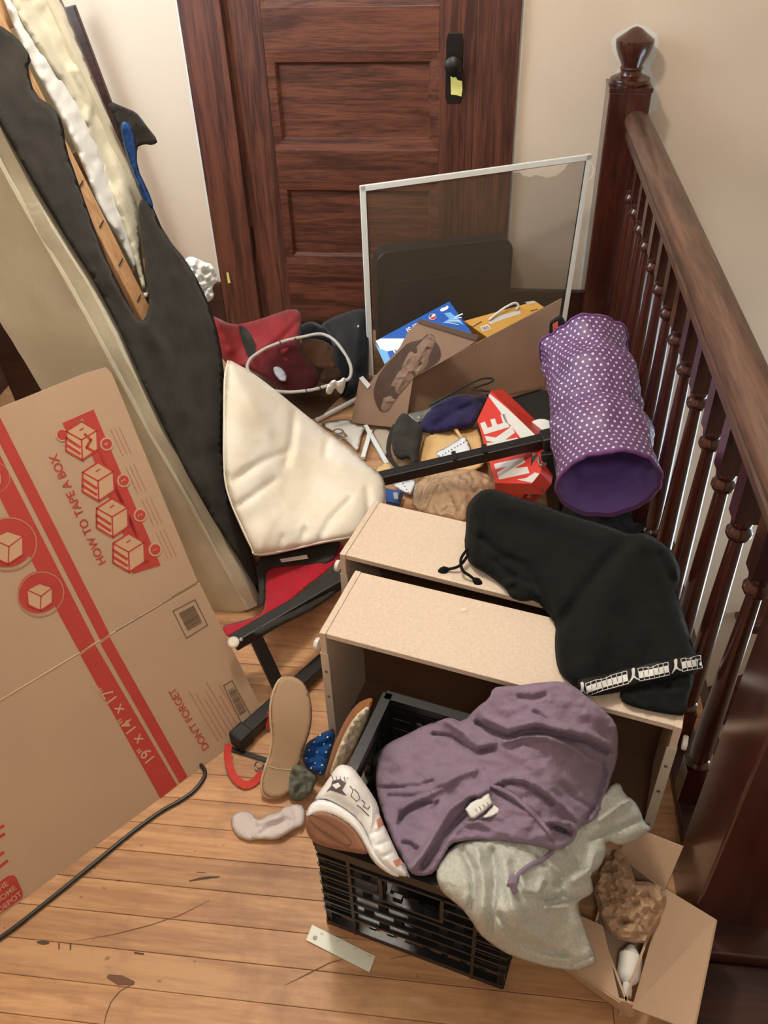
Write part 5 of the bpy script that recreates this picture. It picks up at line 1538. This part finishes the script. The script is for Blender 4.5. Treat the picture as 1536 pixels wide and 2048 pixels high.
# ------------------------------------------------------------------ black folding frame across the middle
BF = thing('metal_stand', P(950, 930, .0), 'black metal bar of a folding stand across the red shoe box', 'stand')
ba, bb = P(725, 966, .13), P(1102, 878, .245)
MB().bar(ba, bb, .036, .030).build('bar', BLACKMETAL, BF, bevel=.003)
bd = (bb - ba).normalized()
upb = Vector((0, 0, 1)) - bd * bd.z
upb.normalize()
sdb = bd.cross(upb)
for t in (.50, .66):
    c0 = ba + (bb - ba) * t + upb * .016
    MB().obox(c0 - sdb * .019 - bd * .006, bd * .012, sdb * .038, upb * .006).build('bar_clip', BLACKMETAL, BF)
for t in (.555, .78):
    c0 = ba + (bb - ba) * t - sdb * (.0155 if (sdb.y > 0) else -.0155)
    MB().obox(c0 + upb * -.002, bd * .07, upb * .003, sdb * (-.0016 if sdb.y > 0 else .0016)).build('slot_edge', mat('worn_metal_edge', (96, 94, 92), .35, metal=.6) if t < .6 else bpy.data.materials['worn_metal_edge'], BF)
jb = P(1098, 882, .25)
MB().obox(jb - bd * .02 - sdb * .028 - upb * .03, bd * .07, sdb * .056, upb * .055).build('hinge_block', BLACKMETAL, BF, bevel=.006)
MB().bar(P(1094, 905, .235), P(1110, 1030, .03), .034, .022, (0, 1, 0)).build('leg', BLACKMETAL, BF, bevel=.003)
MB().prism([P(1062, 912, .21), P(1084, 908, .215), P(1088, 985, .15), P(1068, 965, .16), P(1060, 940, .185)], (.004, .012, -.004)).build('bracket', BLACKMETAL, BF, bevel=.002)
CHR = mat('bright_steel', (206, 204, 198), .22, metal=.9)
MB().tube([P(1066, 909, .232), P(1071, 908, .232)], .004, 8).build('bolt', CHR, BF, smooth=True)
MB().tube([P(1077, 913, .232), P(1079, 928, .215), P(1083, 930, .215), P(1092, 927, .215)], .0042, 8).build('bolt', CHR, BF, smooth=True)
rt_ = thing('red_tub', P(1112, 1000, 0), 'small dark red tub below the dotted purple hamper', 'tub')
MB().lathe([(.030, 0), (.036, .05), (.038, .052), (.034, .052), (.030, .01)], P(1116, 1012, .02), n=20).build('tub', mat('dark_red_plastic', (122, 22, 24), .35), rt_, smooth=True)
wl = thing('white_tub', P(1082, 850, 0), 'round white plastic tub lying behind the red shoe box', 'tub')
MB().lathe([(.001, 0), (.040, 0), (.042, .004), (.042, .03), (.038, .032), (.001, .032)], P(1082, 872, .11), (-.1, -.35, .9), 28).build('tub_wall', LABEL, wl, smooth=True)

# ------------------------------------------------------------------ paper, bags and cloth in the middle
NAVYC = fabric('navy_cloth', (44, 36, 76), .4, 300, .25, 20)
tag(blob('navy_cloth', [(830, 862), (842, 835), (862, 815), (890, 796), (925, 786), (960, 792), (980, 786), (968, 812), (955, 838), (944, 856), (910, 858), (870, 868)], [(830, 862, .06), (980, 790, .10), (900, 796, .12), (944, 856, .09)], NAVYC, None, thick=.03, back=.03, rim=20, wr=.014, wrs=26, step=4.5, seed=96, folds=[([(870, 850), (900, 830), (940, 810)], 6, -.014)]), 'crumpled navy cloth under the edge of the large brown sheet', 'cloth')
tag(MB().tube(spline([P(858, 812, .12), P(890, 794, .15), P(930, 772, .17), P(962, 758, .185), (P(984, 757, .185)), P(984, 763, .18), P(960, 772, .17), P(944, 778, .165), P(966, 781, .165), P(986, 784, .16)], 5), .0034, 7).build('black_drawstring', SPL, smooth=True), 'black drawstring loop lying against the large brown sheet', 'cord')
tag(blob('clear_bag', [(812, 828), (830, 822), (858, 815), (882, 800), (876, 818), (848, 842), (832, 848), (822, 840)], [(812, 828, .09), (882, 800, .11), (832, 848, .08)], mat('grey_film', (112, 108, 98), .15), None, thick=.008, back=.004, rim=8, wr=.008, wrs=12, step=4), 'shiny grey plastic film at the lower edge of the large brown sheet', 'film')
pk = thing('black_pouch', P(815, 890, 0), 'black cloth pouch with a strap left of the manila envelope', 'pouch')
blob('pouch', [(804, 826), (815, 828), (830, 842), (843, 850), (846, 870), (838, 905), (835, 930), (822, 934), (820, 915), (800, 922), (786, 908), (783, 880), (788, 850), (795, 836)], [(804, 828, .12), (843, 855, .10), (835, 930, .05), (786, 905, .06)], DUST, pk, thick=.025, back=.03, rim=18, wr=.007, wrs=25, step=4.5, seed=97)
ribbon('strap', [P(790, 850, .09), P(780, 875, .075), P(777, 900, .06), P(784, 922, .05), P(800, 938, .045), P(822, 934, .05)], .014, DUST, pk, up=(.2, -.5, 1))
MAN = mat('manila_paper', (226, 186, 128), .7, .06, 60, .06, 6)
env = thing('manila_envelope', P(905, 900, 0), 'crumpled manila envelope with a paper strip beneath the black bar', 'envelope')
blob('envelope', [(846, 878), (858, 868), (874, 860), (884, 857), (905, 858), (952, 852), (962, 870), (968, 900), (972, 930), (940, 945), (880, 960), (836, 950), (840, 915)], [(846, 878, .055), (952, 852, .07), (972, 930, .05), (836, 950, .025)], MAN, env, thick=.008, back=.004, rim=10, wr=.005, wrs=40, step=5, seed=98, folds=[([(898, 838), (915, 862), (930, 890)], 4, .012), ([(855, 875), (880, 862)], 4, .008)])
blob('torn_flap', [(897, 836), (901, 838), (912, 852), (924, 872), (936, 894), (930, 890), (916, 872), (904, 856)], [(898, 837, .10), (936, 894, .075), (912, 852, .095)], MAN, env, thick=.003, back=.002, rim=4, step=3)
pst = tag(blob('punched_paper', [(868, 906), (885, 898), (905, 886), (930, 870), (936, 882), (944, 900), (940, 912), (888, 920)], [(868, 906, .068), (930, 870, .088), (940, 910, .072)], WHITEP, None, thick=.003, back=.001, rim=5, step=5), 'white punched paper strip lying on the manila envelope above the black bar', 'paper')
PSF = o_surf['punched_paper']
for k in range(8):
    x, y = 885.5 + k * 6.0, 909.5 - k * 3.5
    patch('punch_hole', PSF, [(x - 1.6, y), (x, y - 1.6), (x + 1.6, y), (x, y + 1.6)], SPL, pst, 3)
p2_ = tag(blob('punched_paper', [(782, 968), (806, 962), (832, 958), (830, 972), (823, 990), (815, 988), (800, 980)], [(782, 968, .02), (832, 958, .03), (823, 990, .02)], WHITEP, None, thick=.003, back=.001, rim=5, step=5), 'white punched paper beside the blue card below the black bar', 'paper')
PS2 = o_surf[p2_.name]
for x, y in ((806, 967), (810, 972.5), (813, 979), (816, 985)):
    patch('punch_hole', PS2, [(x - 1.4, y), (x, y - 1.4), (x + 1.4, y), (x, y + 1.4)], SPL, p2_, 3)
bc = thing('blue_card', P(790, 990, 0), 'small blue printed card between the pillow and the farther drawer', 'card')
qq = [P(x, y, .03) for x, y in ((768, 975), (808, 984), (800, 1008), (772, 1003))]
MB().prism(qq, (0, 0, -.006)).build('card', mat('blue_card_print', (52, 88, 150), .4), bc)
MB().prism([P(x, y, .0304) for x, y in ((786, 985), (795, 985), (796, 998), (788, 998))], (0, 0, .0004)).build('card_print', PAPERG, bc)
MB().prism([P(x, y, .0304) for x, y in ((800, 984), (807, 986), (801, 1004), (795, 1003))], (0, 0, .0004)).build('card_print', SPL, bc)
FILM = mat('tan_plastic_film', (226, 190, 152), .12, 1.0, 34)
nt, N, L, b = nodes(FILM)
[n for n in N if n.type == 'BUMP'][0].inputs['Distance'].default_value = .02
b.inputs['Base Color'].default_value = lin(226, 190, 152)
b.inputs['Roughness'].default_value = .12
b.inputs['Coat Weight'].default_value = .8
b.inputs['Alpha'].default_value = .6
tag(blob('plastic_bag', [(832, 962), (850, 952), (867, 946), (900, 940), (939, 937), (965, 944), (982, 950), (990, 975), (985, 990), (950, 995), (935, 1012), (932, 1046), (880, 1036), (822, 1018), (826, 990)], [(832, 962, .045), (982, 950, .06), (932, 1046, .05), (822, 1018, .04), (890, 990, .08)], FILM, None, thick=.02, back=.012, rim=22, wr=.016, wrs=26, step=3.2, seed=99, ridged=True, folds=[([(838, 1010), (850, 975), (868, 950)], 4, -.014), ([(850, 1015), (868, 975), (890, 955)], 4, .012)]), 'crinkled tan plastic bag behind the farther drawer', 'bag')
newsp = tag(blob('newspaper', [(637, 847), (660, 842), (699, 837), (707, 848), (734, 853), (724, 867), (720, 890), (716, 906), (700, 888), (672, 866)], [(637, 847, .012), (734, 853, .02), (716, 906, .012)], mat('newsprint', (206, 198, 186), .8, .05, 60, .08, 10), None, thick=.006, back=.002, rim=6, wr=.003, wrs=30, step=5), 'printed newspaper scrap with large black letters beside the pillow', 'paper')
nd = (P(667, 850, .02) - P(684, 882, .02)).normalized()
e_ = text_mesh('ED', 'lettering', INK, newsp, P(680, 868, .034), (P(664, 848) - P(686, 880)).normalized(), Vector((0, 0, 1)).cross((P(664, 848) - P(686, 880)).normalized()), .036, fat=.03, lift=.003)
for nm, lab, pts in (('white_trim', 'white trim strip with print lying between the mesh hamper and the cardboard insert', ((633, 840), (717, 796))), ('white_trim', 'white trim strip of the torn edge by the newspaper scrap', ((726, 916), (741, 862))), ('white_trim', 'white trim strip running down to the pillow right of the newspaper scrap', ((731, 852), (774, 928)))):
    a_, c_2 = P(*pts[0], .014), P(*pts[1], .016)
    t_ = MB().bar(a_, c_2, .014, .010).build(nm, FRAMEW, bevel=.001)
    tag(t_, lab, 'trim')
tag(blob('grey_paper', [(742, 856), (786, 858), (782, 880), (775, 905), (772, 925), (760, 900), (748, 875)], [(742, 856, .01), (786, 858, .02), (772, 925, .01)], mat('grey_board', (176, 160, 142), .7), None, thick=.003, back=.001, rim=5, step=6), 'grey paper sheet under the black pouch on the floorboards', 'paper')
tag(blob('manila_sheet', [(745, 940), (775, 920), (800, 930), (830, 895), (822, 935), (800, 950), (760, 962)], [(745, 940, .015), (830, 895, .03), (760, 962, .012)], MAN, None, thick=.003, back=.001, rim=5, step=6), 'torn manila sheet under the left end of the black bar', 'paper')

# ------------------------------------------------------------------ dotted purple pop-up hamper
DOTS = bpy.data.materials.new('purple_dotted_nylon')
nt, N, L, b = nodes(DOTS)
uvn = N.new('ShaderNodeUVMap')
vm = N.new('ShaderNodeVectorMath'); vm.operation = 'MULTIPLY'; vm.inputs[1].default_value = (1 / .0175, 1 / .0145, 0)
L.new(uvn.outputs[0], vm.inputs[0])
sep = N.new('ShaderNodeSeparateXYZ'); L.new(vm.outputs[0], sep.inputs[0])
def mth(op, a=None, b2=None, v=None):
    n = N.new('ShaderNodeMath'); n.operation = op
    if a is not None: L.new(a, n.inputs[0])
    if b2 is not None: L.new(b2, n.inputs[1])
    if v is not None: n.inputs[1].default_value = v
    return n.outputs[0]
fl_ = mth('FLOOR', sep.outputs[1])
od = mth('MODULO', fl_, v=2.0)
ab_ = mth('ABSOLUTE', od)
of = mth('MULTIPLY', ab_, v=.5)
ux_ = mth('ADD', sep.outputs[0], of)
fx = mth('SUBTRACT', mth('FRACT', ux_), v=.5)
fy = mth('SUBTRACT', mth('FRACT', sep.outputs[1]), v=.5)
fx2 = mth('MULTIPLY', fx, v=1.2)
rr = mth('SQRT', mth('ADD', mth('MULTIPLY', fx2, fx2), mth('MULTIPLY', fy, fy)))
ls = mth('LESS_THAN', rr, v=.22)
mx = N.new('ShaderNodeMix'); mx.data_type = 'RGBA'
L.new(ls, mx.inputs['Factor'])
mx.inputs['A'].default_value = lin(102, 72, 114)
mx.inputs['B'].default_value = lin(214, 200, 216)
L.new(mx.outputs['Result'], b.inputs['Base Color'])
b.inputs['Roughness'].default_value = .5
PIN = fabric('purple_lining', (146, 118, 202), .2, 200, .1, 20)
PIN.node_tree.nodes['Principled BSDF'].inputs['Roughness'].default_value = .5
PEDGE = fabric('purple_piping', (116, 72, 128), .3, 300)
hp = thing('dotted_hamper', P(1200, 850, .2), 'purple pop-up hamper with white dots lying open before the spindles', 'hamper')
h0 = PX(1170, 700, .292); h1 = P(1217, 968, .335)
h0 = P(1170, 700, .445)
ha = (h1 - h0)
hl = ha.length
hd = ha.normalized()
hx = hd.cross(Vector((0, 0, 1))).normalized()
hy = hx.cross(hd)
def hring(t, R_, n=56, seed=0, amp=.006, sq=.0):
    c0 = h0 + ha * t
    pts = []
    for k in range(n):
        a_ = 2 * math.pi * k / n
        r_ = R_ * (1 + sq * math.cos(2 * a_)) + amp * noise.fractal(Vector((math.cos(a_) * 2.2, math.sin(a_) * 2.2, t * 5 + seed)), 1, 2, 4)
        pts.append(c0 + hx * r_ * math.cos(a_) + hy * r_ * math.sin(a_))
    return pts
nR, nS = 46, 56
RH = .119
mb = MB()
prof_h = [(-.055, .03), (-.05, .06), (-.035, .092), (-.012, .112)]
rings = []
for i in range(nR + 1):
    t = i / nR
    R_ = RH * (.97 + .03 * math.cos(t * 6 * math.pi)) * (.98 + .04 * t)
    crease = -.012 * math.exp(-((t - .56) / .03) ** 2)
    rings.append(hring(t, R_ + crease, nS, 3, .016 * (1 - .7 * t) + .004))
back_rings = [hring(x, r_, nS, 3, .012) for x, r_ in prof_h]
allr = back_rings + rings
outer = [p for r_ in allr for p in r_]
nr = len(allr)
f_ = []
for i in range(nr - 1):
    for k in range(nS):
        l = (k + 1) % nS
        f_.append((i * nS + k, i * nS + l, (i + 1) * nS + l, (i + 1) * nS + k))
f_.append(tuple(range(nS)))
me = bpy.data.meshes.new('hamper_wall')
me.from_pydata([tuple(p - hp.location) for p in outer], [], f_)
lay = me.uv_layers.new(name='uv')
for p in me.polygons:
    p.use_smooth = True
    ks = [me.loops[i].vertex_index % nS for i in p.loop_indices]
    wrap = max(ks) == nS - 1 and min(ks) == 0 and len(ks) == 4
    for i in p.loop_indices:
        vi = me.loops[i].vertex_index
        k, ri = vi % nS, vi // nS
        kk = k + (nS if wrap and k == 0 else 0)
        lay.data[i].uv = (kk / nS * .77, ri / nR * hl)
me.materials.append(DOTS)
o = bpy.data.objects.new('hamper_wall', me); COL.objects.link(o); o.parent = hp
mb = MB()
inn = []
cI = lambda p, t: (h0 + ha * t) + (p - (h0 + ha * t)) * .965
for i in range(nR + 1):
    inn += [cI(p, i / nR) for p in rings[i]]
ff = []
for i in range(nR):
    for k in range(nS):
        l = (k + 1) % nS
        ff.append((i * nS + k, (i + 1) * nS + k, (i + 1) * nS + l, i * nS + l))
ff.append(tuple(range(nS))[::-1])
mb.add(inn, ff)
mb.build('lining', PIN, hp, smooth='all')
MB().tube([(p + cI(p, 1)) / 2 for p in rings[-1]], .0052, 7, closed=True).build('rim_piping', PEDGE, hp, smooth=True)
MB().tube([cI(p, .56) + (p - cI(p, .56)) * .2 for p in rings[26]], .003, 6, closed=True).build('hoop', PEDGE, hp, smooth=True)
MB().tube([p for p in rings[0]], .004, 6, closed=True).build('back_piping', PEDGE, hp, smooth=True)
bk = thing('dark_filler', P(1060, 815, 0), 'low black case added to darken the gap between the large brown sheet and the dotted purple hamper', 'case')  # added black block stands for the shade beside the brown sheet
MB().prism([P(1000, 800, .09), P(1080, 776, .09), P(1125, 790, .09), P(1125, 868, .09), P(1050, 870, .09)], (0, 0, -.088)).build('filler_body', SPL, bk, bevel=.006)
MB().tube([P(1012, 800, .092), P(1078, 780, .092)], .0025, 6).build('filler_edge', BLACKMETAL, bk)
tag(blob('black_cloth', [(1118, 1000), (1180, 1015), (1250, 1015), (1292, 1000), (1305, 1040), (1290, 1085), (1230, 1085), (1160, 1060), (1120, 1040)], [(1118, 1010, .04), (1300, 1020, .04), (1230, 1080, .05), (1200, 1010, .05)], JAC, None, thick=.03, back=.02, rim=22, wr=.016, wrs=30, step=5, seed=23), 'black cloth on the floor below the open mouth of the dotted hamper', 'cloth')
# black tote under the hamper
tb = thing('black_tote', (.30, 1.98, 0), 'black boxy tote beneath the dotted purple hamper', 'bag')
MB().box(.24, .412, 2.06, 2.36, .002, .2).build('tote_body', DUST, tb, bevel=.02, seg=3)
MB().tube(spline([(.27, 2.065, .15), (.27, 2.05, .185), (.30, 2.045, .21), (.35, 2.045, .20), (.38, 2.062, .15)], 6), .006, 8).build('handle', SPL, tb, smooth=True)

# ------------------------------------------------------------------ red folding stool under the pillow
REDS = fabric('red_canvas', (178, 28, 48), .25, 300, .08, 10)
REDS.node_tree.nodes['Principled BSDF'].inputs['Roughness'].default_value = .6
ch = thing('folding_chair', P(560, 1330, 0), 'folding camp chair with red canvas and black metal bars beneath the pillow', 'chair')
def cq(*p):
    return [(420 + x * .2343, 1080 + y * .2343) for x, y in p]
MB().bar(P(466, 1286, .185), P(700, 1150, .20), .030, .030).build('side_bar', BLACKMETAL, ch, bevel=.003)
blob('canvas_hem', cq((330, 790), (440, 690), (640, 560), (850, 375), (960, 300), (1085, 175), (1160, 60), (1200, 300), (1085, 455), (880, 595), (760, 655), (560, 750), (420, 830)), [(500, 1265, .195), (674, 1125, .20), (690, 1190, .185), (560, 1235, .196)], DUST, ch, thick=.010, back=.006, rim=10, wr=.004, wrs=30, step=5)
blob('canvas', cq((90, 735), (200, 710), (420, 645), (470, 560), (470, 120), (700, 60), (1100, 0), (1160, 60), (1085, 180), (960, 300), (850, 375), (640, 560), (440, 690), (330, 790), (160, 850)), [(445, 1255, .165), (470, 1270, .175), (530, 1110, .11), (680, 1090, .13), (600, 1200, .17)], REDS, ch, thick=.004, back=.002, rim=8, wr=.007, wrs=45, step=5, seed=3, folds=[(cq((490, 600), (620, 480), (760, 330)), 8, .006)])
blob('canvas_band', cq((380, 150), (600, 110), (860, 60), (1110, 0), (1110, 60), (1030, 200), (850, 210), (700, 210), (480, 240), (470, 330), (470, 560), (400, 560), (420, 400)), [(510, 1112, .125), (680, 1085, .145), (520, 1200, .16), (600, 1130, .135)], DUST, ch, thick=.004, back=.001, rim=6, step=5)
MB().prism([P(x, y, .158) for x, y in cq((596, 165), (825, 128), (838, 158), (612, 192))], (0, 0, .001)).build('white_tag', LABEL, ch)
MB().bar(P(510, 1272, .17), P(566, 1392, .03), .030, .014, (0, 0, 1)).build('leg', BLACKMETAL, ch, bevel=.003)
fb0, fb1 = P(474, 1482, .025), P(650, 1322, .025)
MB().bar(fb0, fb1, .034, .034).build('foot_bar', BLACKMETAL, ch, bevel=.004)
fd = (fb1 - fb0).normalized()
MB().bar(fb0 - fd * .006, fb0 + fd * .035, .040, .042).build('end_cap', SPL, ch, bevel=.006)
MB().bar(P(462, 1498, .004), P(540, 1522, .004), .010, .003).build('foot_plate', BLACKMETAL, ch)
sc_p = P(467, 1285, .205)
tw = (CAM - sc_p).normalized()
MB().lathe([(.0125, 0), (.0125, .004), (.009, .006), (.001, .006)], sc_p, (tw + Vector((0, 0, .6))).normalized(), 20).build('bolt_cap', SLIDE, ch)
MB().lathe([(.004, 0), (.004, .003), (.001, .004)], P(482, 1279, .206), tw, 12).build('rivet', CHR, ch, smooth=True)

# ------------------------------------------------------------------ note on the door, splinter on the casing
YN = mat('yellow_note', (222, 214, 120), .7)
nt_ = thing('sticky_note', (-.145, YW, .90), 'yellow paper note stuck below the door knob', 'note')
Yd = YW + .0025
MB().prism([PY(901, 152, Yd - .002), PY(906, 155, Yd - .004), PY(912, 154, Yd - .005), PY(915, 160, Yd - .008), PY(924, 162, Yd - .012), PY(925, 178, Yd - .008), PY(923, 193, Yd - .004), PY(912, 190, Yd - .002), PY(902, 189, Yd)], (0, -.0006, 0)).build('note', YN, nt_)
tag(MB().prism([PY(453, 545, YW - .023), PY(457, 545, YW - .023), PY(461, 566, YW - .023), PY(456, 566, YW - .023)], (0, -.001, 0)).build('tape_scrap', YN), 'tiny yellow tape scrap stuck low on the left door casing', 'tape')
